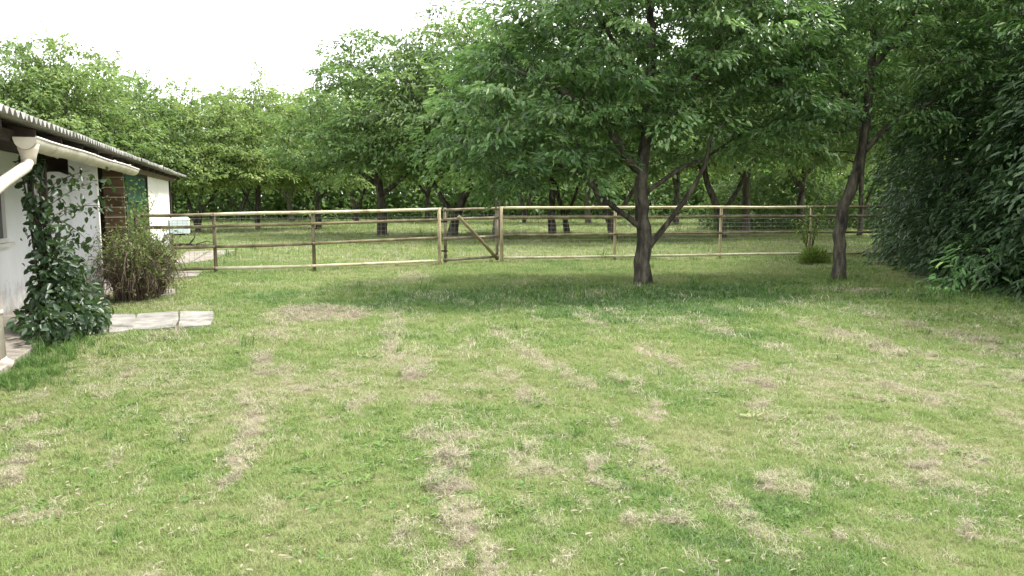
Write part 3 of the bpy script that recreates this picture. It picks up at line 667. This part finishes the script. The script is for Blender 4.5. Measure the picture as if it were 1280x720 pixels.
# set-back wall, with the window opening cut out of it
wy0, wy1, wz0, wz1 = -3.0, -1.70, .96, 1.80
wb = MB()
wb.box(BACK-.15, BACK, -8.5, wy0, -.1, 2.25); wb.box(BACK-.15, BACK, wy1, .0, -.1, 2.25)
wb.box(BACK-.15, BACK, wy0, wy1, -.1, wz0); wb.box(BACK-.15, BACK, wy0, wy1, wz1, 2.25)
wb.build('wall', M['render'], shed)
win = MB(); 
for (a, b, c, d) in ((wy0, wy1, wz0, wz0+.05), (wy0, wy1, wz1-.05, wz1), (wy0, wy0+.05, wz0+.05, wz1-.05), (wy1-.05, wy1, wz0+.05, wz1-.05), ((wy0+wy1)/2-.02, (wy0+wy1)/2+.02, wz0+.05, wz1-.05)):
    win.box(BACK-.06, BACK+.012, a, b, c, d)
wf = win.build('window', M['white'], shed)
sbox('pane', BACK-.035, BACK-.03, wy0+.03, wy1-.03, wz0+.03, wz1-.03, 'glass', wf)
sbox('sill', BACK-.05, BACK+.07, wy0-.06, wy1+.06, wz0-.055, wz0-.004, 'white', wf)
# wing wall that closes the veranda (faces the viewer), lower part and pillar
wb = MB(); wb.box(BACK+.003, -.36, .0, .16, -.1, 1.86); 
# gently humped top
wb.add([(BACK+.003, 0, 1.86), (-.36, 0, 1.86), (-.36, .16, 1.86), (BACK+.003, .16, 1.86), (-.62, 0, 1.92), (-.62, .16, 1.92), (-.5, 0, 1.92), (-.5, .16, 1.92)],
       [(0, 1, 6, 4), (3, 5, 7, 2), (4, 6, 7, 5), (0, 4, 5, 3), (1, 2, 7, 6)])
wb.build('wing_wall', M['render'], shed)
sbox('pillar', -.36, 0, -.02, .2, -.1, 2.2, 'render', bev=.0)
sbox('corner_board', .0, .022, -.03, .03, -.05, 2.1, 'white')
sbox('header', -2.8, -.02, .205, .26, 1.95, 2.3, 'timber_dark')
# dark open bay behind the wing wall
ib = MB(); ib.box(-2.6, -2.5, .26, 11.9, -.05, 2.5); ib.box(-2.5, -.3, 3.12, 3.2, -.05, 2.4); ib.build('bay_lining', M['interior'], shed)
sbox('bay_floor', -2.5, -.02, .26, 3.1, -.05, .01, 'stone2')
# stack of brown horizontal boards
for k in range(11):
    z = .08+k*.185; j = random.uniform(-.008, .008)
    mb = MB(); mb.box(-.36, -.01, 2.93+j, 3.0+j, z, z+.168, .0); mb.build('board', M['brown'], shed)
    mb = MB(); mb.box(-.365, -.005, 2.905+j, 3.01+j, z+.170, z+.183, .0); mb.build('batten', M['rail_pale'], shed)
# green boarded door
gdm = None
for k in range(14):
    y0 = 3.22+k*.225
    mb = MB(); mb.box(-.05+random.uniform(-.004, .004), -.015, y0, y0+.215, .04, 2.0); mb.build('green_board', M['green'], shed)
sbox('lintel', -.06, .01, 3.2, 6.5, 2.0, 2.16, 'timber_dark')
sbox('green_rail', -.014, .012, 3.25, 6.3, 1.45, 1.56, 'green')
sbox('door_post', -.08, .015, 6.38, 6.52, -.05, 2.16, 'timber_dark')
# white painted block with a dark joint
sbox('plinth', -.12, .012, 6.53, 11.86, -.1, .62, 'render')
sbox('white_panel', -.1, 0, 6.54, 8.55, .62, 2.04, 'white')
sbox('white_panel', -.1, -.004, 8.62, 11.8, .62, 2.04, 'white')
sbox('joint_strip', -.14, -.05, 8.5, 8.7, .62, 2.06, 'timber_dark')
sbox('end_post', -.13, .03, 11.87, 12.05, -.1, 2.1, 'timber_dark')
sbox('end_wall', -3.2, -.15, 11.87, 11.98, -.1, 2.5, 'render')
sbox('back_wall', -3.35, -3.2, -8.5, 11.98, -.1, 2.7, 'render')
wb = MB()      # wedge-shaped dark opening above the joint
wb.add([(.006, 8.2, 2.045), (.006, 9.1, 2.045), (.006, 8.65, 1.75)], [(0, 1, 2)]); 
# (thin cover strip: fascia with soffit)
sbox('fascia', .0, .03, 2.75, 13.2, 2.05, 2.17, 'fascia')
sbox('fascia', .06, .09, -8.5, 2.73, 2.05, 2.16, 'timber_dark')
sbox('soffit', -.8, .055, -8.5, -.05, 2.13, 2.15, 'timber_dark')
# rafters under the eave
for k in range(19):
    y = -8.2+k*1.15
    mb = MB(); mb.add([(.26, y, 2.10), (.26, y+.05, 2.10), (-3.2, y+.05, 2.83), (-3.2, y, 2.83), (.26, y, 2.172), (.26, y+.05, 2.172), (-3.2, y+.05, 2.9), (-3.2, y, 2.9)],
                      [(0, 3, 2, 1), (4, 5, 6, 7), (0, 1, 5, 4), (1, 2, 6, 5), (2, 3, 7, 6), (3, 0, 4, 7)]); mb.build('rafter', M['timber_dark'], shed)
# corrugated sheets
def sheet_mesh():
    pitch = .17; amp = .03; wdt = 1.02; n_ = int(wdt/pitch*10); vs = []; th = .008
    xs = [.34, -1.4, -3.5]
    for side in (0, 1):
        for x in xs:
            for k in range(n_+1):
                y = wdt*k/n_; z = 2.235+(.34-x)*.21+amp*math.cos(2*math.pi*y/pitch)-side*th
                vs.append((x, y, z))
    W_ = n_+1; fs = []
    for side in (0, 1):
        for r_ in range(2):
            for k in range(n_):
                b = side*3*W_+r_*W_+k; f = (b, b+1, b+W_+1, b+W_); fs.append(f if side == 0 else f[::-1])
    for k in range(n_): fs.append((k, 3*W_+k, 3*W_+k+1, k+1)); b = 2*W_; fs.append((b+k, b+k+1, b+3*W_+k+1, b+3*W_+k))
    fs.append((0, W_, 4*W_, 3*W_)); fs.append((W_, 2*W_, 5*W_, 4*W_))
    fs.append((n_, 3*W_+n_, 4*W_+n_, W_+n_)); fs.append((W_+n_, 4*W_+n_, 5*W_+n_, 2*W_+n_))
    me = bpy.data.meshes.new('roof_sheet'); me.from_pydata(vs, [], fs); me.materials.append(M['roof']); me.polygons.foreach_set('use_smooth', [True]*len(fs))
    me.update(); return me
shm = sheet_mesh()
for k in range(22):
    o = link_mesh('roof_sheet', shm, None, shed, (random.uniform(-.015, .02), -8.5+k*1.02-.0, (.004 if k % 2 else 0)+random.uniform(0, .002)))
# gutter: half-round channel with a rolled lip and end cap
def gutter(y0, y1):
    mb = MB(); cx, cz, r_, th = .215, 2.09, .10, .006; n_ = 12; ys = np.linspace(y0, y1, 14)
    prof = [(cx+r_*math.cos(math.pi+math.pi*k/n_), cz+r_*math.sin(math.pi+math.pi*k/n_)*1.15) for k in range(n_+1)]
    prin = [(cx+(r_-th)*math.cos(2*math.pi-math.pi*k/n_), cz+(r_-th)*math.sin(2*math.pi-math.pi*k/n_)*1.15) for k in range(n_+1)]
    pr = prof+prin; m_ = len(pr); vs = []
    for y in ys:
        dz = .006*math.sin(y*1.9)+.004*math.sin(y*5.3)-.004*(y-y0)
        vs += [(x, y, z+dz) for x, z in pr]
    fs = [(i*m_+j, i*m_+(j+1) % m_, (i+1)*m_+(j+1) % m_, (i+1)*m_+j) for i in range(len(ys)-1) for j in range(m_)]
    mb.add(vs, fs, True)
    mb.add([(x, y0-.004, z) for x, z in prof], [tuple(range(n_+1))]); mb.add([(x, y1+.004, z-.03) for x, z in prof], [tuple(range(n_+1))[::-1]])
    return mb
g = gutter(-4.95, 2.55).build('gutter', M['cream'], shed)
lip = MB(); lip.tube([(.215+.10, y, 2.09-.004*(y+4.75)+.006*math.sin(y*1.9)) for y in np.linspace(-4.95, 2.55, 14)], .012, k=6); lip.build('lip', M['white'], g)
for y in (-3.6, -1.9, -.2, 1.4):
    mb = MB(); mb.tube([(.09, y, 2.1), (.13, y, 2.02), (.215, y, 1.975-.004*(y+4.75)), (.29, y, 2.02), (.308, y, 2.1)], .008, k=4, squash=2.5); mb.build('bracket', M['cream'], g)
# downpipe with hopper
dp = MB(); dp.tube([(.215, -4.84, 1.99), (.215, -4.84, 1.88), (.20, -4.92, 1.81), (.12, -5.35, 1.66), (.085, -5.58, 1.57), (.06, -5.66, 1.46), (.055, -5.68, .9), (.055, -5.58, .06)], .054, k=14); 
pipe = dp.build('downpipe', M['cream'], shed)
mb = MB(); mb.tube([(.215, -4.84, 2.03), (.215, -4.84, 1.98), (.215, -4.84, 1.92), (.215, -4.84, 1.84)], [.095, .088, .068, .058], k=14); mb.build('hopper', M['cream'], pipe)
for z in (1.2, .5): 
    mb = MB(); mb.tube([(.055, -5.63, z), (.055, -5.63, z+.04)], .062, k=14); mb.build('clip', M['cream'], pipe)
mb = MB(); mb.tube([(.055, -5.58, .11), (.06, -5.58, .07), (.12, -5.55, .02)], .058, k=12); mb.build('shoe', M['cream'], pipe)
sbox('veranda_post', -.03, .03, -3.34, -3.26, -.03, 2.05, 'timber_dark')
sbox('pipe_post', -.05, -.01, -5.72, -5.58, -.03, 2.05, 'white')

# pale blue tank hung on the far corner
tk = empty('plastic_tank', sw(.27, 11.6, .52), SRZ, label='pale blue plastic tank fixed to the far corner of the shed, behind the rails', cat='tank')
mb = MB(); mb.box(-.24, .24, -.45, .45, .02, .48, .05); b_ = mb.build('tank_body', M['blue'], tk)
mb = MB(); mb.box(-.255, .255, -.465, .465, .40, .435, 0); mb.build('band', M['white'], b_)
mb = MB(); mb.box(-.2, .2, -.35, .35, -.03, .018); mb.build('bracket', M['timber_dark'], tk)
mb = MB(); mb.tube([(0, 0, .49), (0, 0, .53)], .06, k=10); mb.build('cap', M['timber_dark'], tk)

# ------------------------------------------------------------------ paving
def slab_obj(corners, z, h, m, parent, name='paving_slab'):
    mb = MB(); cx = sum(c[0] for c in corners)/len(corners); cy = sum(c[1] for c in corners)/len(corners)
    ins = [(cx+(x-cx)*.975, cy+(y-cy)*.975) for x, y in corners]; n_ = len(corners)
    zz = [z+random.uniform(-.004, .006) for _ in corners]
    vs = [(x, y, z-h) for x, y in corners]+[(x, y, q-.008) for (x, y), q in zip(corners, zz)]+[(x, y, q) for (x, y), q in zip(ins, zz)]
    fs = [tuple(range(n_))[::-1], tuple(range(2*n_, 3*n_))]
    for r_ in (0, 1):
        for k in range(n_): fs.append((r_*n_+k, r_*n_+(k+1) % n_, (r_+1)*n_+(k+1) % n_, (r_+1)*n_+k))
    mb.add(vs, fs); return mb.build(name, M[m], parent)
path = empty('garden_path', (0, 0, 0), kind='structure', label='row of pale irregular paving slabs running out from the shed')
P4 = [(92, 399, 420), (132, 395, 417), (166, 393, 413), (219, 391, 410), (263, 390, 407)]
PAVE = []
for i in range(len(P4)-1):
    (xa, ta, ba), (xb, tb, bb) = P4[i], P4[i+1]; g_ = 1.2; sk = -6
    cs = [at(xa+g_+ (-5 if i == 2 else 3), ba)[:2], at(xb-g_+1, bb)[:2], at(xb-g_+4, tb+(.8 if i % 2 else -.4))[:2], at(xa+g_+5, ta+(-.6 if i % 2 else .5))[:2]]
    mx_ = lambda a, b, u, dx: ((a[0]+(b[0]-a[0])*u)+dx[0], (a[1]+(b[1]-a[1])*u)+dx[1])
    cs = [cs[0], mx_(cs[0], cs[1], .45, (.01, -.035)), cs[1], mx_(cs[1], cs[2], .5, (.03, 0)), cs[2], mx_(cs[2], cs[3], .55, (0, .03)), cs[3]]
    slab_obj(cs, .020, .08, 'stone', path); PAVE.append(cs)
for cs in ([(206, 349), (246, 346), (252, 340), (216, 341)], [(198, 371), (219, 369), (219, 363), (202, 364)]):
    c2 = [at(*c)[:2] for c in cs]; slab_obj(c2, .028, .08, 'stone2', path); PAVE.append(c2)
strip = [(214, 333), (282, 327), (330, 315), (318, 309), (250, 311), (222, 318)]
c2 = [at(*c)[:2] for c in strip]
vp = empty('yard_paving', (0, 0, 0), kind='structure', label='old pinkish paving beside the shed end beyond the fence')
for (a, b) in ((0, .48), (.5, 1)):
    cs = [at(214+50*a+2, 331-5*a)[:2], at(214+50*b, 331-5*b)[:2], at(232+62*b, 315-2*b)[:2], at(232+62*a+1, 315-2*a)[:2]]
    slab_obj(cs, .02, .08, 'stone2', vp); PAVE.append(cs)
ver = empty('veranda_floor', (0, 0, 0), kind='structure', label='worn stone flags under the veranda eave')
for k in range(9):
    s0 = -8.2+k*.9
    cs = [sw(-.78, s0)[:2], sw(.12, s0)[:2], sw(.12, s0+.88)[:2], sw(-.78, s0+.88)[:2]]
    slab_obj(cs, .05, .12, 'stone2', ver)
# fallen branch behind the first fence panel
fb = empty('fallen_branch', at(232, 309), label='dark fallen branch lying on the old paving beyond the fence', cat='branch')
mb = MB(); mb.tube([(-.5, 0, .06), (-.1, .1, .09), (.3, .05, .07), (.9, .2, .05)], [.05, .045, .035, .02], k=7, noise=.1); mb.tube([(.1, .08, .1), (.3, 0, .3), (.35, -.05, .5)], [.03, .02, .01], k=5)
mb.tube([(.3, .05, .08), (.7, -.1, .2), (1.2, -.1, .12)], [.02, .015, .006], k=5); mb.build('wood', M['bark'], fb)

# ------------------------------------------------------------------ climbing vine with leafy base
r = np.random.default_rng(61)
vine = empty('climbing_vine', sw(.12, -3.5), SRZ, label='dark glossy climbing vine bushy at its foot, climbing the white wall to the gutter', cat='climber')
st = MB(); tips = []
for k in range(7):
    a = r.uniform(-.15, .15); b = r.uniform(-.2, .2)
    pts = [(a*1.5, b*2, -.02), (a-.1, b*.6, .5), (a*.7-.18, b*.5+.05, 1.1), (-.2+a*.5, -.1+b*.4, 1.6), (-.18+a, -.2+b, 1.98)]
    st.tube(pts, [.02, .016, .013, .01, .006], k=5, noise=.1)
arcs = []
for k in range(9):      # side shoots reaching over the wing wall
    z0 = r.uniform(.6, 1.5); e_ = (r.uniform(-.05, .35), r.uniform(.5, 2.1), z0+r.uniform(-.1, .45))
    pts = [(-.15, 0, z0), (-.1+r.normal()*.05, e_[1]*.5, z0+r.uniform(.15, .45)), e_]
    pts2 = [np.array(pts[0])*(1-u)**2+2*u*(1-u)*np.array(pts[1])+u*u*np.array(pts[2]) for u in np.linspace(0, 1, 8)]
    st.tube(pts2, [.006]*6+[.004, .002], k=4); arcs += pts2
st.build('stems', M['bark'], vine)
def cloud(n, cen, rad, r, shell=.3):
    d = unit(r.normal(size=(n, 3))); q = (shell+(1-shell)*r.random(n))**.6
    return np.array(cen)+d*np.array(rad)*q[:, None], d
PP = []; DD = []
for (n, c, rd) in [(1150, (.08, -.08, .2), (.46, 1.0, .24)), (650, (.02, .2, .45), (.34, .72, .28)), (260, (0, .2, .7), (.25, .45, .25)), (150, (-.08, .15, .82), (.18, .3, .3)), (110, (-.15, .05, 1.2), (.11, .17, .36)), (85, (-.17, -.05, 1.6), (.10, .14, .32)), (90, (-.17, -.1, 1.88), (.12, .3, .14)), (60, (.1, -1.05, .2), (.22, .25, .15))]:
    p_, d_ = cloud(n, c, rd, r); PP.append(p_); DD.append(d_)
ap = np.array(arcs)[r.integers(0, len(arcs), 300)]+r.normal(size=(300, 3))*.07; PP.append(ap); DD.append(unit(r.normal(size=(300, 3))))
P_ = np.vstack(PP); D_ = np.vstack(DD); P_[:, 2] = np.maximum(P_[:, 2], .05)
q = len(P_); D2 = D_*.7+r.normal(size=(q, 3))*.5; D2[:, 2] -= .5; N_ = D_*.7+r.normal(size=(q, 3))*.4+np.array([.3, -.3, .6])
sz = .074*(.5+.9*r.random(q)); tn = np.clip(.27+r.normal(size=q)*.22, 0, 1)
o = link_mesh('foliage', leaves_mesh('foliage', P_, D2, N_, sz*1.15, sz*.75, tn, r, M['vine']), None, vine)

# ivy tangle on the green door and the bramble bush
bx = at(177, 373)
bb = empty('bramble_bush', bx, 0, label='tangled brown bramble bush with yellow-green top beside the open bay', cat='bush')
st = MB(); tips = []; r = np.random.default_rng(71)
for k in range(680):
    a = r.random()*6.28; rr_ = r.random()**.5
    x0, y0 = math.cos(a)*.24*rr_, math.sin(a)*.45*rr_+(.2 if k % 3 == 0 else -.1)
    ln = r.uniform(.25, 1.1); a2 = a+r.normal()*.6; hx = r.uniform(.35, 1.05)
    pk = (x0+math.cos(a2)*ln*.22, y0+math.sin(a2)*ln*.3, hx*1.3)
    en = (x0+math.cos(a2)*ln*.40, y0+math.sin(a2)*ln*.62, max(.04, hx*r.uniform(.1, 1.0)))
    pts = [np.array((x0, y0, -.02))*(1-u)**2+2*u*(1-u)*np.array(pk)+u*u*np.array(en)+r.normal(size=3)*.024 for u in np.linspace(0, 1, 8)]
    w = r.uniform(.003, .008); st.tube(pts, [w]*6+[w*.7, w*.4], k=3, cap=False); tips += pts[3:]
for k in range(14):   # upright shoots in front of the green door
    x0, y0 = r.uniform(-.5, -.1), r.uniform(.1, .9); h = r.uniform(1.0, 1.7)
    pts = [(x0, y0, 0), (x0-.05, y0+.05, h*.5), (x0+r.normal()*.12, y0+r.normal()*.12, h)]
    st.tube(pts, [.007, .005, .002], k=3); tips += [np.array(pts[1])*(1-u)+np.array(pts[2])*u for u in np.linspace(0, 1, 8)]
st.build('stems', M['stem'], bb)
tp = np.array(tips); wgt = np.clip(tp[:, 2]-.35, .02, 1)+.15*(tp[:, 0] > .25); wgt /= wgt.sum()
P_ = tp[r.choice(len(tp), 4200, p=wgt)]+r.normal(size=(4200, 3))*.05; P_[:, 2] = np.maximum(P_[:, 2], .03); q = len(P_)
N_ = r.normal(size=(q, 3))*.5; N_[:, 2] += 1; sz = .05*(.5+.9*r.random(q))
link_mesh('foliage', leaves_mesh('foliage', P_, r.normal(size=(q, 3)), N_, sz, sz*.5, np.clip(.4+r.normal(size=q)*.25, 0, 1), r, M['bramble_leaf'], simple=True), None, bb)
iv = empty('ivy_creeper', sw(.05, 4.0), SRZ, label='straggling light green creeper over the dark green boards', cat='climber')
st = MB(); tips = []
for k in range(14):
    y0 = r.uniform(-1, 1.2); h = r.uniform(1.0, 2.0); pts = [(0.03, y0, 0), (.05, y0+r.normal()*.2, h*.4), (.03+r.random()*.05, y0+r.normal()*.3, h*.75), (.05, y0+r.normal()*.4, h)]
    st.tube(pts, [.007, .006, .004, .002], k=3); 
    for a, b in zip(pts[:-1], pts[1:]): tips += [np.array(a)*(1-u)+np.array(b)*u for u in (0, .3, .6, .9)]
st.build('stems', M['stem'], iv)
tp = np.array(tips); P_ = tp[r.integers(0, len(tp), 700)]+r.normal(size=(700, 3))*np.array([.04, .1, .08]); P_[:, 0] = np.abs(P_[:, 0])+.02; P_[:, 2] = np.maximum(P_[:, 2], .03)
N_ = r.normal(size=(700, 3))*.4+np.array([1, -.3, .6]); sz = .06*(.6+.8*r.random(700))
link_mesh('foliage', leaves_mesh('foliage', P_, r.normal(size=(700, 3))+np.array([0, 0, -.5]), N_, sz, sz*.8, np.clip(.5+r.normal(size=700)*.25, 0, 1), r, M['weed'], simple=True), None, iv)

# weeds at the fence end
wd = empty('weed_clump', at(1018, 330), label='yellow-green weed clump at the foot of the fence left of the leaning tree', cat='weeds')
r = np.random.default_rng(81); n_ = 1500
d = unit(r.normal(size=(n_, 3))); d[:, 2] = np.abs(d[:, 2]); P_ = d*np.array([.34, .2, .34])*(r.random(n_)**.5)[:, None]; P_[:, 2] += .02
link_mesh('foliage', leaves_mesh('foliage', P_, d+r.normal(size=(n_, 3))*.4+np.array([0, 0, .4]), r.normal(size=(n_, 3))+np.array([0, 0, .5]), .1*(.5+r.random(n_)), .02*(.6+r.random(n_)), np.clip(.7+r.normal(size=n_)*.2, 0, 1), r, M['weed'], simple=True), None, wd)
sp = empty('sapling', at(1012, 326), label='slim pale-leaved sapling growing up through the fence rails', cat='sapling')
st = MB(); tips = []
for k in range(7):
    a = r.random()*6.28; h = r.uniform(.8, 1.35); l_ = r.uniform(.1, .5); pts = [(0, 0, -.02), (math.cos(a)*l_*.4, math.sin(a)*l_*.3, h*.6), (math.cos(a)*l_, math.sin(a)*l_*.6, h)]
    st.tube(pts, [.012, .008, .003], k=4); tips += [np.array(pts[1])*(1-u)+np.array(pts[2])*u for u in np.linspace(0, 1, 6)]
st.build('stems', M['bark'], sp)
tp = np.array(tips); q = 110; P_ = tp[r.integers(0, len(tp), q)]+r.normal(size=(q, 3))*.04
N_ = r.normal(size=(q, 3))*.5; N_[:, 2] += 1; D_ = r.normal(size=(q, 3)); D_[:, 2] -= .2
link_mesh('foliage', leaves_mesh('foliage', P_, D_, N_, .16*(.6+.6*r.random(q)), .045*(.7+.5*r.random(q)), np.clip(.6+r.normal(size=q)*.2, 0, 1), r, M['weed']), None, sp)

# ------------------------------------------------------------------ grass blades
def tuft_mesh(name, n, rad, h, w, lay, r, straw=False):
    a = r.random(n)*6.28; rr_ = np.sqrt(r.random(n))*rad
    P = np.stack([np.cos(a)*rr_, np.sin(a)*rr_, np.zeros(n)-.004], 1)
    if straw: P[:, 2] += r.random(n)*.022
    b = r.random(n)*6.28; lean = lay*(.4+.9*r.random(n))
    dh = np.stack([np.cos(b), np.sin(b), np.zeros(n)], 1); H = h*(.5+.8*r.random(n)); Wd = w*(.6+.7*r.random(n))
    sdv = np.stack([-np.sin(b), np.cos(b), np.zeros(n)], 1)
    up = np.array([0, 0, 1.])
    c1 = P+dh*(H*np.sin(lean)*.45)[:, None]+up*(H*np.cos(lean)*.6)[:, None]
    l2 = np.minimum(lean*1.7, 1.75)
    c2 = c1+dh*(H*np.sin(l2)*.5)[:, None]+up*(H*np.cos(l2)*.4)[:, None]
    tw = (r.normal(size=(n, 3))*.3); s2 = unit(sdv+tw)
    V = np.stack([P-sdv*Wd[:, None]*.5, P+sdv*Wd[:, None]*.5, c1+s2*Wd[:, None]*.42, c1-s2*Wd[:, None]*.42, c2, c2], 1)
    V[:, 4] = c2-s2*Wd[:, None]*.06; V[:, 5] = c2+s2*Wd[:, None]*.06
    V = V.reshape(-1, 3); k = np.arange(n)*6
    F = np.stack([np.stack([k, k+1, k+2, k+3], 1), np.stack([k+3, k+2, k+5, k+4], 1)], 1).reshape(-1, 4)
    return np_mesh(name, V, F, 4, M['blade'], np.repeat(r.random(n), 2), tone_name='blade')
r = np.random.default_rng(91)
tufts = []
for k in range(3): tufts.append(tuft_mesh('grass_tuft', 26, .055, .042, .0036, .9, r))
for k in range(2): tufts.append(tuft_mesh('clipping_tuft', 24, .05, .06, .0032, 1.35, r, straw=True))
tufts.append(tuft_mesh('long_grass_tuft', 22, .05, .10, .005, .55, r))
def rosette(name, n, L, Wd, r, flat):
    a = r.random(n)*6.28; D = np.stack([np.cos(a), np.sin(a), np.full(n, flat)+.2*r.random(n)], 1)
    P = np.stack([np.cos(a), np.sin(a), np.zeros(n)], 1)*(.006+.03*r.random(n)[:, None]); P[:, 2] = .006
    V, F, npf, per = leaf_arrays(P, D, np.tile([0, 0, 1.], (n, 1))+r.normal(size=(n, 3))*.2, L*(.6+.7*r.random(n)), Wd*(.7+.5*r.random(n)), r)
    return np_mesh(name, V, F, npf, M['blade'], np.repeat(.15+.5*r.random(n), per), tone_name='blade')
tufts.append(rosette('broadleaf_weed', 9, .065, .024, r, .25)); tufts.append(rosette('fallen_leaf', 2, .055, .026, r, .05))
tobs = []
for k, me in enumerate(tufts):
    nm = ['grass_tuft']*3+['clipping_tuft']*2+['long_grass_tuft', 'broadleaf_weed', 'fallen_leaf']
    o = link_mesh(nm[k], me, None, None, (.35+.22*k, 3.6+.3*k, 0)); tobs.append(o)
    tag(o, 'short tuft of mown grass on the near lawn' if k < 3 else ('little heap of dry clippings on the near lawn' if k < 5 else ['longer tuft of grass on the near lawn', 'small broad-leaved weed in the near lawn', 'dry fallen leaf on the near lawn'][k-5]), 'grass', kind='stuff')

def in_poly(x, y, poly):
    c = np.zeros(len(x), bool); n_ = len(poly); j = n_-1
    for i in range(n_):
        xi, yi = poly[i]; xj, yj = poly[j]
        c ^= ((yi > y) != (yj > y)) & (x < (xj-xi)*(y-yi)/((yj-yi)+1e-12)+xi); j = i
    return c
pts_all = []
def scatter(d0, d1, dens, scale, seed):
    r = np.random.default_rng(seed)
    w0 = .74*d1+1.2; n = int((d1-d0)*2*w0*dens); x = (r.random(n)*2-1)*w0; y = d0+(d1-d0)*r.random(n)
    k = np.abs(x) < .74*y+1.2; x, y = x[k], y[k]
    t = (x-SO.x)*SN.x+(y-SO.y)*SN.y; s = (x-SO.x)*SU.x+(y-SO.y)*SU.y
    ok = ~((t < .13) & (t > -3.5) & (s > -8.6) & (s < 12.1))
    for poly in PAVE: ok &= ~in_poly(x, y, poly)
    x, y = x[ok], y[ok]; n = len(x)
    stw = straw_f(x, y); lu = lush_shade_f(x, y)
    pr = r.random(n); idx = r.integers(0, 3, n)
    cl = (stw > .38) & (r.random(n) < stw*1.0); idx = np.where(cl, 3+r.integers(0, 2, n), idx)
    # bare-ish soil inside the strongest patches
    t2 = t[ok]; lng = (r.random(n) < .0015) | (s[ok] > -6.5) & (s[ok] < -3.9) & (r.random(n) < .5*np.exp(-((t2-.2)/.35)**2)*fbm(x*3, y*3, 8, 2)*1.6); idx = np.where(lng, 5, idx); rw = r.random(n); idx = np.where((rw < .05*sstep(fbm(x*1.5, y*1.5, 33, 2), .45, .8)) & (y < 14), 6, idx); fl = (rw > .991) & (y < 14); idx = np.where(fl, 7, idx)
    keep = ~((stw > .5) & (~cl) & (r.random(n) < .55)); 
    sc = scale*(.5+.95*r.random(n)**1.4)*(.8+.45*lu)
    z = np.where(y < 45, height(x, y), -.012)+np.where(cl, .06*r.random(n)*sstep(stw, .5, .9)*sstep(fbm(x*9, y*9, 7, 2), .35, .65), 0)
    stw = np.where((idx == 5) | (idx == 6), .0, np.where(idx == 7, 1.0, stw)); lu = np.where((idx == 5) | (idx == 6), .85, lu)
    z = np.where(idx == 7, z+.018, z); sc = np.where(idx >= 6, .35+.4*r.random(n), sc)
    pts_all.append(np.stack([x, y, z, idx, sc, r.random(n)*6.28, stw, lu], 1)[keep])
scatter(2.3, 4.5, 1900, .62, 1); scatter(4.5, 7.5, 900, .82, 2); scatter(7.5, 12, 300, 1.3, 3); scatter(12, 20, 110, 1.8, 4); scatter(20, 36, 24, 3.0, 5); scatter(36, 62, 5, 5.0, 6)
rf = np.random.default_rng(5)
for (cx_, cy_, rr0, nn) in [(*at(804, 355)[:2], .17, 60), (*at(1048, 349)[:2], .15, 60)]+[(px_, py_, .05, 14) for px_, py_ in posts]:
    a_ = rf.random(nn)*6.28; q_ = rr0+rf.random(nn)**2*.16; x_ = cx_+np.cos(a_)*q_; y_ = cy_+np.sin(a_)*q_
    pts_all.append(np.stack([x_, y_, height(x_, y_), np.full(nn, 5), .35+.5*rf.random(nn), a_, np.full(nn, .1), .4+.4*rf.random(nn)], 1))
A = np.vstack(pts_all); nP = len(A); print('grass points', nP)
gm = bpy.data.meshes.new('grass'); gm.vertices.add(nP); gm.vertices.foreach_set('co', A[:, :3].astype(np.float32).ravel())
for nm, c, ty in (('idx', 3, 'INT'), ('scl', 4, 'FLOAT'), ('rz', 5, 'FLOAT'), ('straw', 6, 'FLOAT'), ('lush_shade', 7, 'FLOAT')):
    a_ = gm.attributes.new(nm, ty, 'POINT'); a_.data.foreach_set('value', A[:, c].astype(np.int32 if ty == 'INT' else np.float32))
gm.update(); gm.materials.append(M['blade'])
gob = tag(link_mesh('grass', gm, None), 'short mown grass blades and dry clippings over the lawn and orchard', 'grass', kind='stuff')
ng = bpy.data.node_groups.new('grass_scatter', 'GeometryNodeTree')
ng.interface.new_socket('Geometry', in_out='INPUT', socket_type='NodeSocketGeometry'); ng.interface.new_socket('Geometry', in_out='OUTPUT', socket_type='NodeSocketGeometry')
gi = ng.nodes.new('NodeGroupInput'); go = ng.nodes.new('NodeGroupOutput')
g2i = ng.nodes.new('GeometryNodeGeometryToInstance')
iop = ng.nodes.new('GeometryNodeInstanceOnPoints'); iop.inputs['Pick Instance'].default_value = True
def named(n, ty):
    x = ng.nodes.new('GeometryNodeInputNamedAttribute'); x.data_type = ty; x.inputs['Name'].default_value = n; return x.outputs['Attribute']
infos = []
for o in tobs:
    oi = ng.nodes.new('GeometryNodeObjectInfo'); oi.inputs['Object'].default_value = o; oi.inputs['As Instance'].default_value = False; oi.transform_space = 'ORIGINAL'; infos.append(oi)
for oi in reversed(infos): ng.links.new(oi.outputs['Geometry'], g2i.inputs[0])
cx = ng.nodes.new('ShaderNodeCombineXYZ'); ng.links.new(named('rz', 'FLOAT'), cx.inputs[2])
ng.links.new(gi.outputs[0], iop.inputs['Points']); ng.links.new(g2i.outputs[0], iop.inputs['Instance'])
ng.links.new(named('idx', 'INT'), iop.inputs['Instance Index']); ng.links.new(named('scl', 'FLOAT'), iop.inputs['Scale']); ng.links.new(cx.outputs[0], iop.inputs['Rotation'])
ng.links.new(iop.outputs[0], go.inputs[0])
md = gob.modifiers.new('scatter', 'NODES'); md.node_group = ng
